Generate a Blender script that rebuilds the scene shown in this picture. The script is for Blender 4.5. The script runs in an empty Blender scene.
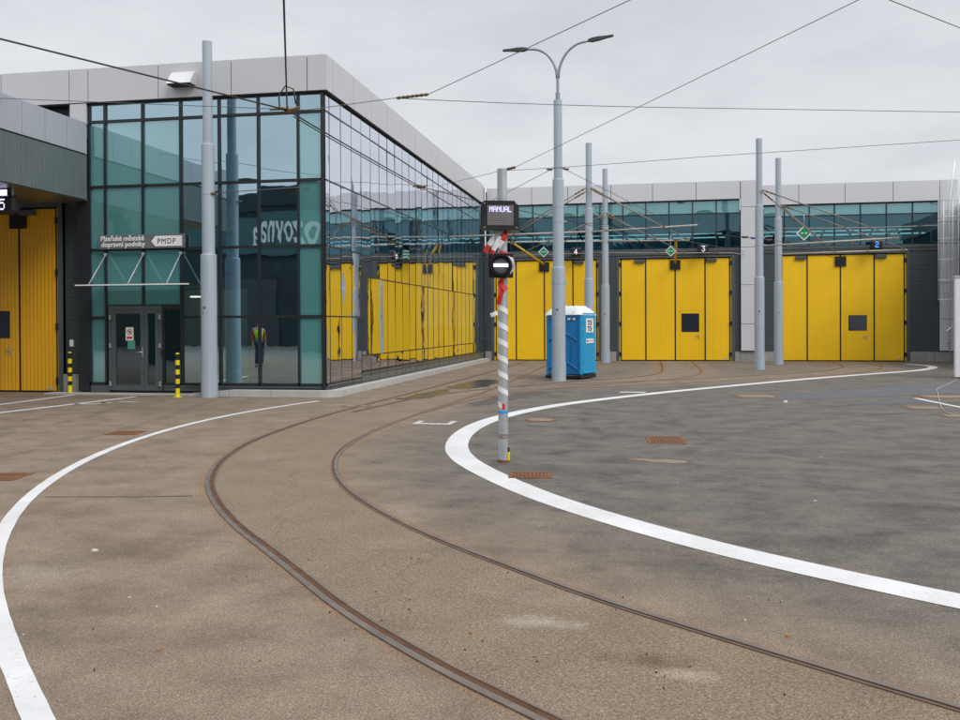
import bpy, bmesh, math, random
import numpy as np
from mathutils import Vector, Matrix
random.seed(7)
R = math.radians
scene = bpy.context.scene
COL = scene.collection

# ------------------------------------------------------------------ helpers
def tag(o, label=None, cat=None, group=None, kind=None):
    if label: o['label'] = label
    if cat: o['category'] = cat
    if group: o['group'] = group
    if kind: o['kind'] = kind
    return o

def thing(name, label, cat, loc=(0, 0, 0), rz=0, group=None):
    o = bpy.data.objects.new(name, None)
    o.empty_display_size = .2
    COL.objects.link(o)
    o.location = loc
    o.rotation_euler = (0, 0, rz)
    return tag(o, label, cat, group)

class MB:
    """collects shapes (in world or thing-local coordinates) into ONE mesh"""
    def __init__(s):
        s.v = []; s.f = []; s.sm = []; s.mi = []
    def add(s, vs, fs, smooth=False, mi=0):
        b = len(s.v)
        s.v += [tuple(v) for v in vs]
        for f in fs:
            s.f.append(tuple(b + i for i in f)); s.sm.append(smooth); s.mi.append(mi)
        return s
    def box(s, x0, x1, y0, y1, z0, z1, mi=0):
        vs = [(x, y, z) for z in (z0, z1) for y in (y0, y1) for x in (x0, x1)]
        return s.add(vs, [(0, 2, 3, 1), (4, 5, 7, 6), (0, 1, 5, 4), (2, 6, 7, 3), (0, 4, 6, 2), (1, 3, 7, 5)], mi=mi)
    def rbox(s, x0, x1, y0, y1, z0, z1, r=.01, mi=0):
        """box with chamfered edges"""
        bm = bmesh.new()
        bmesh.ops.create_cube(bm, size=1)
        for v in bm.verts:
            v.co = Vector(((x0+x1)/2 + v.co.x*(x1-x0), (y0+y1)/2 + v.co.y*(y1-y0), (z0+z1)/2 + v.co.z*(z1-z0)))
        bmesh.ops.bevel(bm, geom=bm.edges[:], offset=r, segments=2, affect='EDGES', profile=.5)
        bm.verts.index_update()
        s.add([v.co[:] for v in bm.verts], [[v.index for v in f.verts] for f in bm.faces], mi=mi)
        bm.free(); return s
    def obox(s, c, ax, ay, az, mi=0):
        c = Vector(c); ax = Vector(ax); ay = Vector(ay); az = Vector(az)
        vs = [c + i*ax + j*ay + k*az for k in (-1, 1) for j in (-1, 1) for i in (-1, 1)]
        return s.add(vs, [(0, 2, 3, 1), (4, 5, 7, 6), (0, 1, 5, 4), (2, 6, 7, 3), (0, 4, 6, 2), (1, 3, 7, 5)], mi=mi)
    def tube(s, pts, r, n=10, cap=True, mi=0):
        pts = [Vector(p) for p in pts]
        rs = r if isinstance(r, (list, tuple)) else [r]*len(pts)
        vs = []; fs = []
        prev = None
        for i, p in enumerate(pts):
            t = (pts[min(i+1, len(pts)-1)] - pts[max(i-1, 0)]).normalized()
            if prev is None:
                a = t.orthogonal().normalized()
            else:
                a = (prev - t*prev.dot(t)).normalized()
            prev = a; b = t.cross(a)
            for k in range(n):
                q = 2*math.pi*k/n
                vs.append(p + rs[i]*(math.cos(q)*a + math.sin(q)*b))
        for i in range(len(pts)-1):
            for k in range(n):
                fs.append((i*n+k, i*n+(k+1) % n, (i+1)*n+(k+1) % n, (i+1)*n+k))
        s.add(vs, fs, True, mi)
        if cap:
            m = len(pts)
            b = len(s.v) - m*n
            for f in ([b+k for k in range(n)][::-1], [b+(m-1)*n+k for k in range(n)]):
                s.f.append(tuple(f)); s.sm.append(False); s.mi.append(mi)
        return s
    def lathe(s, prof, c=(0, 0, 0), n=24, mi=0, cap=True):
        """prof: list of (r,z); sharp between rings by duplicating rings"""
        for i in range(len(prof)-1):
            (r0, z0), (r1, z1) = prof[i], prof[i+1]
            vs = []
            for (r, z) in ((r0, z0), (r1, z1)):
                for k in range(n):
                    q = 2*math.pi*k/n
                    vs.append((c[0]+r*math.cos(q), c[1]+r*math.sin(q), c[2]+z))
            s.add(vs, [(k, (k+1) % n, n+(k+1) % n, n+k) for k in range(n)], True, mi)
        for (r, z), flip in ((prof[-1], False), (prof[0], True)):
            if cap and r > 1e-4:
                vs = [(c[0]+r*math.cos(2*math.pi*k/n), c[1]+r*math.sin(2*math.pi*k/n), c[2]+z) for k in range(n)]
                f = list(range(n))
                s.add(vs, [f[::-1] if flip else f], False, mi)
        return s
    def xform(s, M, start=0):
        for i in range(start, len(s.v)):
            s.v[i] = tuple(M @ Vector(s.v[i]))
        return s
    def build(s, name, mats, parent=None):
        me = bpy.data.meshes.new(name)
        me.from_pydata(s.v, [], s.f)
        me.polygons.foreach_set('use_smooth', s.sm)
        mats = mats if isinstance(mats, (list, tuple)) else [mats]
        for m in mats: me.materials.append(m)
        me.polygons.foreach_set('material_index', s.mi)
        me.update()
        o = bpy.data.objects.new(name, me)
        COL.objects.link(o)
        if parent: o.parent = parent
        return o

def catmull(pts, step=.15):
    P = [np.array(p, float) for p in pts]
    P = [2*P[0]-P[1]] + P + [2*P[-1]-P[-2]]
    out = []
    for i in range(1, len(P)-2):
        p0, p1, p2, p3 = P[i-1:i+3]
        n = max(2, int(np.linalg.norm(p2-p1)/step))
        for k in range(n):
            t = k/n
            out.append(.5*((2*p1)+(-p0+p2)*t+(2*p0-5*p1+4*p2-p3)*t*t+(-p0+3*p1-3*p2+p3)*t**3))
    out.append(P[-2])
    out = np.array(out)
    for _ in range(6):
        out[1:-1] = .25*out[:-2]+.5*out[1:-1]+.25*out[2:]
    return out

def normals2(path):
    t = np.gradient(path, axis=0)
    t /= np.linalg.norm(t, axis=1)[:, None]+1e-9
    return np.stack([-t[:, 1], t[:, 0]], 1)          # left normal

def strip(mb, path, a, b, z0, z1=None, mi=0, jitter=0):
    """flat ribbon between left offsets a..b at height z0 (or a bar from z0 up to z1)"""
    n = normals2(path)
    A = path + n*a; B = path + n*b
    if jitter:
        A = A + n*(np.random.RandomState(3).randn(len(A), 1)*jitter)
        B = B + n*(np.random.RandomState(4).randn(len(B), 1)*jitter)
    m = len(path)
    top = z0 if z1 is None else z1
    vs = [(p[0], p[1], top) for p in A] + [(p[0], p[1], top) for p in B]
    fs = [(i, i+1, m+i+1, m+i) if b < a else (i, m+i, m+i+1, i+1) for i in range(m-1)]
    if z1 is not None:
        vs += [(p[0], p[1], z0) for p in A] + [(p[0], p[1], z0) for p in B]
        fs += [(i, i+1, 2*m+i+1, 2*m+i) for i in range(m-1)] + [(m+i, m+i+1, 3*m+i+1, 3*m+i) for i in range(m-1)]
    mb.add(vs, fs, False, mi)
    return mb

def text_mesh(txt, size, mat, parent, loc, rx=R(90), rz=0, name='lettering', align='LEFT', extrude=.004, bold=0, sx=1, spc=1.0):
    cu = bpy.data.curves.new(name, 'FONT')
    cu.body = txt; cu.size = size; cu.extrude = extrude; cu.align_x = align; cu.offset = bold
    cu.resolution_u = 4; cu.space_character = spc
    tmp = bpy.data.objects.new('tmp', cu)
    COL.objects.link(tmp)
    bpy.context.view_layer.update()
    dg = bpy.context.evaluated_depsgraph_get()
    me = bpy.data.meshes.new_from_object(tmp.evaluated_get(dg))
    bpy.data.objects.remove(tmp)
    M = Matrix.Translation(loc) @ Matrix.Rotation(rz, 4, 'Z') @ Matrix.Rotation(rx, 4, 'X') @ Matrix.Diagonal((sx, 1, 1, 1))
    me.transform(M)
    me.materials.clear(); me.materials.append(mat)
    o = bpy.data.objects.new(name, me)
    COL.objects.link(o)
    if parent: o.parent = parent
    return o

# ------------------------------------------------------------------ materials
def new_mat(name):
    m = bpy.data.materials.new(name); m.use_nodes = True
    nt = m.node_tree
    return m, nt, nt.nodes['Principled BSDF'], nt.nodes['Material Output']

def N(nt, t, **kw):
    n = nt.nodes.new(t)
    for k, v in kw.items():
        if k in n.inputs.keys(): n.inputs[k].default_value = v
        else: setattr(n, k, v)
    return n

def coords(nt, scale=(1, 1, 1)):
    tc = N(nt, 'ShaderNodeTexCoord'); mp = N(nt, 'ShaderNodeMapping')
    mp.inputs['Scale'].default_value = scale
    nt.links.new(tc.outputs['Object'], mp.inputs['Vector'])
    return mp.outputs['Vector']

def noise(nt, vec, scale, detail=4, rough=.55):
    n = N(nt, 'ShaderNodeTexNoise')
    n.inputs['Scale'].default_value = scale; n.inputs['Detail'].default_value = detail; n.inputs['Roughness'].default_value = rough
    nt.links.new(vec, n.inputs['Vector'])
    return n.outputs['Fac']

def ramp(nt, fac, stops):
    r = N(nt, 'ShaderNodeValToRGB')
    e = r.color_ramp.elements
    while len(e) < len(stops): e.new(.5)
    for el, (p, c) in zip(e, stops):
        el.position = p; el.color = (c, c, c, 1) if not isinstance(c, (tuple, list)) else (*c, 1)
    nt.links.new(fac, r.inputs['Fac'])
    return r.outputs['Color']

def mixc(nt, fac, a, b, mode='MIX'):
    m = N(nt, 'ShaderNodeMix', data_type='RGBA', blend_type=mode)
    for sock, v in ((m.inputs['Factor'], fac), (m.inputs[6], a), (m.inputs[7], b)):
        if hasattr(v, 'links'): nt.links.new(v, sock)
        elif isinstance(v, (tuple, list)): sock.default_value = (*v, 1)
        else: sock.default_value = v
    return m.outputs[2]

def math_(nt, op, a, b=None):
    m = N(nt, 'ShaderNodeMath', operation=op)
    for i, v in enumerate((a, b)):
        if v is None: continue
        if hasattr(v, 'links'): nt.links.new(v, m.inputs[i])
        else: m.inputs[i].default_value = v
    return m.outputs[0]

def bump(nt, bsdf, h, strength=.2, dist=.01):
    b = N(nt, 'ShaderNodeBump'); b.inputs['Strength'].default_value = strength; b.inputs['Distance'].default_value = dist
    nt.links.new(h, b.inputs['Height']); nt.links.new(b.outputs['Normal'], bsdf.inputs['Normal'])

def paint(name, col, rough=.5, metal=0, var=.12, vs=1.2, streak=0, ribs=None, rib_str=.5, grime=0, fine=0):
    """painted / metal surface with slight mottling, optional vertical streaks, ribs (axis, per-metre)"""
    m, nt, b, out = new_mat(name)
    v = coords(nt)
    f = noise(nt, v, vs, 5)
    c = ramp(nt, f, [(.25, tuple(x*(1-var) for x in col)), (.75, tuple(min(1, x*(1+var)) for x in col))])
    if streak:
        vv = coords(nt, (6, 6, .35))
        s = ramp(nt, noise(nt, vv, 1.5, 5, .65), [(.45, 1), (.75, 1-streak)])
        c = mixc(nt, 1.0, c, s, 'MULTIPLY')
    if fine:
        s2 = ramp(nt, noise(nt, v, 60, 3, .7), [(.3, 1-fine), (.7, 1+0*fine)])
        c = mixc(nt, 1.0, c, s2, 'MULTIPLY')
    nt.links.new(c, b.inputs['Base Color'])
    rr = ramp(nt, noise(nt, v, 3.1, 4), [(.3, max(.05, rough-.08)), (.7, min(1, rough+.1))])
    nt.links.new(rr, b.inputs['Roughness'])
    b.inputs['Metallic'].default_value = metal
    if ribs:
        ax, per = ribs
        w = N(nt, 'ShaderNodeTexWave', wave_type='BANDS', bands_direction=ax, wave_profile='SIN')
        w.inputs['Scale'].default_value = per*.314159*1.0
        nt.links.new(coords(nt), w.inputs['Vector'])
        h = ramp(nt, w.outputs['Fac'], [(.05, 0), (.3, 1)])
        bump(nt, b, h, rib_str, .012)
    return m

def flat(name, col, rough=.6, metal=0, emit=None, es=1):
    m, nt, b, out = new_mat(name)
    b.inputs['Base Color'].default_value = (*col, 1); b.inputs['Roughness'].default_value = rough; b.inputs['Metallic'].default_value = metal
    if emit:
        b.inputs['Emission Color'].default_value = (*emit, 1); b.inputs['Emission Strength'].default_value = es
    return m

def glass(name, tint, fac0, fac1, gcol, opaque=None, wob=.02):
    """coated facade glass: tinted see-through (or opaque back-painted) pane under a mirror coating"""
    m, nt, b, out = new_mat(name)
    nt.nodes.remove(b)
    g = N(nt, 'ShaderNodeBsdfGlossy'); g.inputs['Color'].default_value = (*gcol, 1); g.inputs['Roughness'].default_value = .012
    v = coords(nt)
    bp = N(nt, 'ShaderNodeBump'); bp.inputs['Strength'].default_value = wob; bp.inputs['Distance'].default_value = .05
    nt.links.new(noise(nt, v, 1.3, 2), bp.inputs['Height']); nt.links.new(bp.outputs['Normal'], g.inputs['Normal'])
    if opaque:
        t = N(nt, 'ShaderNodeBsdfDiffuse')
        c = ramp(nt, noise(nt, v, .6, 3), [(.3, tuple(x*.92 for x in opaque)), (.7, tuple(x*1.06 for x in opaque))])
        nt.links.new(c, t.inputs['Color'])
    else:
        t = N(nt, 'ShaderNodeBsdfTransparent'); t.inputs['Color'].default_value = (*tint, 1)
    lw = N(nt, 'ShaderNodeLayerWeight'); lw.inputs['Blend'].default_value = .5
    mr = N(nt, 'ShaderNodeMapRange')
    mr.inputs['To Min'].default_value = fac0; mr.inputs['To Max'].default_value = fac1
    nt.links.new(lw.outputs['Facing'], mr.inputs['Value'])
    mx = N(nt, 'ShaderNodeMixShader')
    nt.links.new(mr.outputs[0], mx.inputs[0]); nt.links.new(t.outputs[0], mx.inputs[1]); nt.links.new(g.outputs[0], mx.inputs[2])
    nt.links.new(mx.outputs[0], out.inputs['Surface'])
    return m

M = {}
M['fascia'] = paint('fascia_aluminium', (.57, .575, .60), .45, 0, .03, .5, streak=.015)
M['fascia_white'] = paint('tower_panel', (.62, .63, .66), .45, 0, .03, .6, streak=.015)
M['fascia_shed'] = paint('shed_fascia', (.40, .43, .47), .42, 0, .05, .5, streak=.03)
M['matte'] = flat('matte_dark', (.04, .05, .055), 1.0); M['matte'].node_tree.nodes['Principled BSDF'].inputs['Specular IOR Level'].default_value = 0
M['gap'] = flat('joint_shadow_gap', (.03, .03, .035), .8)
M['frame'] = paint('window_frame_dark', (.022, .026, .032), .38, .2, .15)
M['doorframe'] = paint('entrance_frame_grey', (.085, .105, .112), .4, .1, .08)
M['cladding'] = paint('dark_cladding', (.052, .068, .075), .5, .1, .08, .8, streak=.12, ribs=('Z', 10), rib_str=.55)
M['cladding_v'] = paint('canopy_cladding', (.125, .155, .16), .48, 0, .08, .8, streak=.15, ribs=('Y', 8), rib_str=.4)
M['greyframe'] = paint('grey_profile', (.085, .10, .105), .45, .2, .1, streak=.1)
M['skirt'] = paint('skirting_metal', (.17, .185, .185), .42, .35, .12, 2)
M['plinth'] = paint('plinth_concrete', (.36, .355, .33), .9, 0, .16, 2.5, streak=.22, fine=.2)
M['kerb'] = paint('kerb_concrete', (.52, .505, .47), .9, 0, .13, 3, fine=.3)
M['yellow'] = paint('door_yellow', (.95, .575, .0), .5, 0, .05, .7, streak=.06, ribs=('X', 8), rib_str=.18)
M['yellow_shade_rib'] = paint('ribbed_yellow_with_shade', (.80, .40, .003), .45, 0, .06, .7, streak=.08, ribs=('X', 9), rib_str=1.0)  # darker, more orange door yellow: the canopy's shade is painted into the colour
M['yellow_plain'] = paint('bar_yellow', (.72, .46, .01), .45, 0, .08, 3)
M['black'] = paint('black_plastic', (.012, .012, .014), .4, 0, .2)
M['blackrubber'] = flat('black_rubber', (.012, .012, .012), .8)
M['mast'] = paint('mast_paint', (.39, .455, .515), .42, 0, .06, 1.0, streak=.14)
M['galv'] = paint('galvanised', (.46, .50, .52), .45, .35, .14, 7, streak=.15)
M['lampgrey'] = paint('lamp_arm', (.28, .33, .36), .4, .4, .1)
M['lamphead'] = paint('lamp_head', (.035, .038, .04), .5, .2, .1)
M['white'] = paint('white_enamel', (.74, .75, .78), .5, 0, .05, 2, streak=.06)
M['whiteplastic'] = flat('white_plastic', (.8, .8, .79), .55)
M['signgrey'] = paint('sign_grey', (.13, .145, .15), .5, 0, .06)
M['signtext'] = flat('sign_letters', (.82, .83, .83), .5)
M['darktext'] = flat('dark_letters', (.07, .08, .085), .6)
M['bwyel'] = paint('bollard_yellow', (.85, .66, .0), .45, 0, .06, 4)
M['red'] = flat('tape_red', (.62, .02, .02), .5)
M['tapewhite'] = flat('tape_white', (.82, .82, .82), .5)
M['bluetape'] = flat('blue_tape', (.02, .34, .75), .5)
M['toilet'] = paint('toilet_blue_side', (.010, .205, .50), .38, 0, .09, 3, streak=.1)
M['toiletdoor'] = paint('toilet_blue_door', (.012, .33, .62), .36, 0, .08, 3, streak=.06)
M['toiletroof'] = paint('toilet_roof_white', (.74, .75, .76), .6, 0, .06, 4)
M['green'] = flat('sign_green', (.0, .24, .09), .5)
M['greensheet'] = flat('green_sheet', (.08, .30, .22), .6)
M['wire'] = flat('copper_wire', (.05, .04, .034), .6, .3)
M['span'] = flat('span_wire', (.13, .125, .12), .6, .3)
M['span_pale'] = flat('pale_cable', (.42, .41, .38), .7)
M['brass'] = paint('brass_clamp', (.17, .115, .06), .6, .3, .3, 9)
M['boom'] = paint('boom_tube', (.44, .41, .36), .5, .1, .15, 5)
M['stay'] = flat('stay_rod', (.22, .19, .155), .6, .1)
M['insulblue'] = flat('insulator_blue', (.01, .08, .42), .5)
M['handle'] = flat('steel_handle', (.55, .55, .54), .35, .7)
M['led'] = flat('led_white', (.1, .1, .12), .5, 0, (.86, .86, 1.0), 1.1)
M['ledviolet'] = flat('led_violet', (.1, .1, .12), .5, 0, (.66, .62, 1.0), 1.7)
M['ledblue'] = flat('led_blue', (.01, .03, .1), .5, 0, (.08, .35, 1.0), 1.6)
M['ledlens'] = flat('led_lens', (.03, .03, .045), .15)
M['lampstrip'] = flat('hall_lamp', (.4, .5, .45), .5, 0, (.6, .95, .88), .55)
M['screen'] = paint('led_screen', (.15, .14, .145), .35, 0, .12, 12, ribs=('Z', 40), rib_str=.3)
M['line'] = None
M['rail'] = paint('rail_head', (.19, .150, .122), .42, .15, .3, 5, fine=.3)
M['groove'] = paint('rail_groove', (.12, .052, .022), .9, 0, .4, 6, fine=.4)
M['rustiron'] = paint('rusty_iron', (.23, .095, .035), .85, .1, .35, 8, fine=.4)
M['concretefill'] = paint('cover_fill', (.27, .205, .145), .9, 0, .25, 4, fine=.25)
M['inner'] = paint('lobby_wall', (.26, .46, .43), .8, 0, .1, .6)
M['innerlight'] = paint('lobby_beige_wall', (.62, .52, .36), .8, 0, .06, .8)
M['innerfloor'] = paint('lobby_floor', (.14, .14, .13), .4, 0, .1, 1)
M['stair'] = paint('stair_steel', (.05, .055, .06), .5, .2, .1)
M['void'] = paint('hall_interior', (.20, .42, .54), .8, 0, .3, .5)
M['backhall'] = paint('workshop_cladding', (.014, .030, .034), .7, 0, .1, .5, streak=.1, ribs=('X', 3))
M['backband'] = paint('workshop_band', (.045, .12, .12), .6, 0, .06)
M['roof'] = paint('roof_membrane', (.22, .22, .23), .9, 0, .12, 1)
M['hivis'] = flat('hi_vis', (.55, .85, .02), .7)
M['orange'] = flat('hi_vis_orange', (.45, .10, .015), .7)
M['jeans'] = flat('trousers', (.03, .055, .11), .8)
M['skin'] = flat('skin', (.55, .33, .24), .6)
M['hair'] = flat('hair', (.05, .035, .025), .7)

M['glass'] = glass('facade_glass', (.60, .84, .80), .62, .90, (.65, .88, 1.0))
M['glass_side'] = glass('side_glass', (.20, .36, .40), .60, 1.0, (.88, .92, 1.0), wob=.03)
M['spandrel'] = glass('spandrel_glass', None, .33, .8, (.72, .88, 1.0), opaque=(.115, .34, .33))
M['strip'] = glass('strip_glass', (.50, .78, .88), .13, .6, (.45, .85, 1.0), wob=.05)
M['striptop'] = glass('strip_glass_upper', None, .22, .8, (.62, .88, .98), opaque=(.10, .27, .27), wob=.05)
M['clearglass'] = glass('canopy_glass', (.72, .84, .80), .12, .6, (.9, .95, .95))
M['doorglass'] = glass('door_glass', (.25, .33, .34), .16, .7, (.7, .82, .92))
M['wicket'] = glass('wicket_glass', None, .10, .5, (.8, .85, 1), opaque=(.03, .035, .05), wob=.0)

def line_mat():
    m, nt, b, out = new_mat('road_marking_white')
    v = coords(nt)
    f1 = ramp(nt, noise(nt, v, 30, 5, .75), [(.32, 0), (.41, 1)])
    f2 = ramp(nt, noise(nt, v, 2.0, 4), [(.3, .88), (.7, 1)])
    f3 = ramp(nt, noise(nt, v, 1.1, 6, .7), [(.42, 0), (.75, .5)])
    c = mixc(nt, f1, (.36, .33, .30), (.74, .745, .755))
    c = mixc(nt, f3, c, (.50, .46, .41))
    c = mixc(nt, 1.0, c, f2, 'MULTIPLY')
    nt.links.new(c, b.inputs['Base Color']); b.inputs['Roughness'].default_value = .6
    bump(nt, b, noise(nt, v, 160, 2), .25, .004)
    return m
M['line'] = line_mat()
def worn_mat():
    m, nt, b, out = new_mat('worn_marking')
    v = coords(nt)
    f1 = ramp(nt, noise(nt, v, 16, 5, .75), [(.40, 0), (.55, 1)])
    c = mixc(nt, f1, (.27, .245, .215), (.66, .66, .64))
    nt.links.new(c, b.inputs['Base Color']); b.inputs['Roughness'].default_value = .75
    return m
M['worn'] = worn_mat()

def ground_mat():
    m, nt, b, out = new_mat('yard_asphalt')
    v = coords(nt)
    at = N(nt, 'ShaderNodeVertexColor', layer_name='wear')
    sep = N(nt, 'ShaderNodeSeparateColor'); nt.links.new(at.outputs['Color'], sep.inputs[0])
    dust, rust, bed = sep.outputs[0], sep.outputs[1], sep.outputs[2]
    # asphalt with aggregate
    big = noise(nt, v, .35, 5, .6)
    med = noise(nt, v, 1.6, 6, .62)
    vs_ = coords(nt, (1, 1.1, 1))
    mot = noise(nt, vs_, 1.5, 10, .78)
    fine = noise(nt, v, 85, 4, .85)
    agg = N(nt, 'ShaderNodeTexVoronoi'); agg.inputs['Scale'].default_value = 75
    nt.links.new(v, agg.inputs['Vector'])
    asph = ramp(nt, mot, [(.28, (.042, .038, .033)), (.47, (.116, .106, .092)), (.72, (.182, .164, .138))])
    dustc = ramp(nt, med, [(.25, (.132, .098, .070)), (.5, (.215, .165, .120)), (.75, (.275, .216, .162))])
    # dust mask with broken edge
    dm = math_(nt, 'ADD', dust, math_(nt, 'MULTIPLY', math_(nt, 'SUBTRACT', mot, .5), .9))
    dm = ramp(nt, dm, [(.16, 0), (.82, 1)])
    c = mixc(nt, dm, asph, dustc)
    # track bed: coarser, greyer aggregate
    bedc = ramp(nt, noise(nt, v, 45, 4, .8), [(.3, (.055, .042, .029)), (.5, (.208, .157, .103)), (.72, (.33, .26, .182))])
    c = mixc(nt, math_(nt, 'MULTIPLY', bed, .62), c, bedc)
    # wide darker worn patches and oil stains
    st = ramp(nt, noise(nt, coords(nt, (.6, 1.0, 1)), .62, 5, .62), [(.55, 0), (.72, 1)])
    c = mixc(nt, math_(nt, 'MULTIPLY', st, .26), c, (.105, .09, .078))
    st2 = ramp(nt, noise(nt, coords(nt, (1.0, 1.7, 1)), 3.0, 8, .72), [(.58, 0), (.72, 1)])
    c = mixc(nt, math_(nt, 'MULTIPLY', st2, .30), c, (.075, .068, .062))
    # pale dried dust
    pl = ramp(nt, noise(nt, coords(nt, (.8, 1.3, 1)), .9, 5, .6), [(.60, 0), (.78, 1)])
    c = mixc(nt, math_(nt, 'MULTIPLY', pl, .35), c, (.36, .325, .275))
    # single stains and pale spots lying where they were spilt
    xyz = N(nt, 'ShaderNodeSeparateXYZ'); nt.links.new(v, xyz.inputs[0])
    for (sx_, sy_, rx_, ry_, col_, st_) in ((-4.0, 6.55, .62, .62, (.115, .085, .058), .75), (-4.3, 5.75, .45, .35, (.40, .345, .28), .5), (.02, 4.80, .32, .17, (.085, .055, .032), .85),
                                           (.16, 4.64, .20, .11, (.40, .33, .25), .7), (-.62, 5.32, .30, .14, (.44, .40, .35), .55), (-3.45, 4.55, .40, .35, (.135, .100, .080), .6),
                                           (-3.75, 5.0, .25, .2, (.11, .085, .07), .6), (.35, 6.7, .75, .35, (.070, .062, .052), .7), (2.6, 9.2, .8, .3, (.055, .052, .05), .7),
                                           (-1.1, 10.9, 1.3, .5, (.075, .070, .064), .65), (-1.3, 6.95, .6, .3, (.085, .072, .058), .6), (3.0, 12.6, 1.5, .4, (.07, .066, .06), .55), (-9.5, 17.5, 2.0, 1.2, (.12, .095, .072), .5),
                                           (-1.9, 8.6, .35, .25, (.07, .062, .055), .6), (1.35, 7.6, .8, .35, (.065, .060, .054), .6), (-6.0, 12.6, .5, 1.6, (.30, .20, .12), .35)):
        dx = math_(nt, 'DIVIDE', math_(nt, 'SUBTRACT', xyz.outputs[0], sx_), rx_); dy = math_(nt, 'DIVIDE', math_(nt, 'SUBTRACT', xyz.outputs[1], sy_), ry_)
        rr_ = math_(nt, 'SQRT', math_(nt, 'ADD', math_(nt, 'MULTIPLY', dx, dx), math_(nt, 'MULTIPLY', dy, dy)))
        rr_ = math_(nt, 'ADD', rr_, math_(nt, 'MULTIPLY', math_(nt, 'SUBTRACT', noise(nt, v, 4.5, 6, .7), .5), 2.2))
        mk_ = ramp(nt, rr_, [(.15, 1), (1.0, 0)])
        c = mixc(nt, math_(nt, 'MULTIPLY', mk_, st_*.8), c, col_)
    # rust along the rails
    rf = ramp(nt, math_(nt, 'MULTIPLY', rust, math_(nt, 'ADD', .35, math_(nt, 'MULTIPLY', noise(nt, v, 9, 5, .7), 1.15))), [(.25, 0), (1.0, 1)])
    c = mixc(nt, math_(nt, 'MULTIPLY', rf, .62), c, (.25, .135, .066))
    # aggregate grain
    g1 = ramp(nt, fine, [(.3, .32), (.5, 1.0), (.7, 1.6)])
    c = mixc(nt, .92, c, mixc(nt, 1.0, c, g1, 'MULTIPLY'))
    g2 = ramp(nt, agg.outputs['Distance'], [(.02, .72), (.3, 1.06)])
    c = mixc(nt, .6, c, mixc(nt, 1.0, c, g2, 'MULTIPLY'))
    ag2 = N(nt, 'ShaderNodeTexVoronoi'); ag2.inputs['Scale'].default_value = 150
    nt.links.new(v, ag2.inputs['Vector'])
    sp2 = N(nt, 'ShaderNodeSeparateColor'); nt.links.new(ag2.outputs['Color'], sp2.inputs[0])
    g3 = ramp(nt, sp2.outputs[0], [(.0, .35), (.3, .9), (.75, 1.08), (1.0, 2.1)])
    c = mixc(nt, .48, c, mixc(nt, 1.0, c, g3, 'MULTIPLY'))
    # dark grit and pale chips
    grit = ramp(nt, noise(nt, v, 42, 3, .9), [(.33, 1), (.38, 0)])
    c = mixc(nt, math_(nt, 'MULTIPLY', grit, .65), c, (.035, .03, .027))
    chip = ramp(nt, noise(nt, v, 27, 3, .9), [(.68, 0), (.72, 1)])
    c = mixc(nt, math_(nt, 'MULTIPLY', chip, .4), c, (.55, .50, .43))
    # hairline cracks
    ck = N(nt, 'ShaderNodeTexVoronoi', feature='DISTANCE_TO_EDGE'); ck.inputs['Scale'].default_value = .22
    wv = N(nt, 'ShaderNodeVectorMath', operation='ADD')
    nc = N(nt, 'ShaderNodeTexNoise'); nc.inputs['Scale'].default_value = 1.4; nc.inputs['Detail'].default_value = 5
    nt.links.new(v, nc.inputs['Vector'])
    sc = N(nt, 'ShaderNodeVectorMath', operation='SCALE'); sc.inputs['Scale'].default_value = .9
    nt.links.new(nc.outputs['Color'], sc.inputs[0]); nt.links.new(v, wv.inputs[0]); nt.links.new(sc.outputs[0], wv.inputs[1])
    nt.links.new(wv.outputs[0], ck.inputs['Vector'])
    cr = ramp(nt, ck.outputs['Distance'], [(.0008, 1), (.0026, 0)])
    c = mixc(nt, math_(nt, 'MULTIPLY', cr, .30), c, (.07, .06, .05))
    nt.links.new(c, b.inputs['Base Color'])
    rr = ramp(nt, med, [(.3, .78), (.7, .95)])
    nt.links.new(rr, b.inputs['Roughness'])
    b.inputs['Specular IOR Level'].default_value = .3
    h = math_(nt, 'ADD', fine, math_(nt, 'MULTIPLY', agg.outputs['Distance'], .8))
    bump(nt, b, h, .28, .004)
    return m
M['ground'] = ground_mat()
M['far_ground'] = paint('outer_asphalt', (.20, .185, .165), .95, 0, .2, .5, fine=.3)
M['patch'] = paint('asphalt_repair', (.135, .137, .148), .9, 0, .2, 1.6, fine=.4)
M['wet'] = paint('damp_asphalt', (.045, .045, .05), .24, 0, .35, 1.5, fine=.2)
M['seam'] = paint('joint_tar', (.10, .085, .07), .9, 0, .3, 3, fine=.3)

# ------------------------------------------------------------------ camera, world, sun
f_px, v0 = 911.637, 331.296
r2 = Vector((.98318961, .18252848, -.00464121)); u2 = Vector((.00319599, .00821115, .99996118)); fw = Vector((-.1825595, .98316628, -.00748976))
cam = bpy.data.cameras.new('camera'); co = bpy.data.objects.new('camera', cam); COL.objects.link(co)
Mx = Matrix((r2, u2, -fw)).transposed().to_4x4(); Mx.translation = (0, 0, 1.75)
co.matrix_world = Mx
cam.sensor_width = 36; cam.lens = 36*f_px/960; cam.shift_y = -(360-v0)/960; cam.clip_end = 2000; cam.clip_start = .05
scene.camera = co

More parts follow.
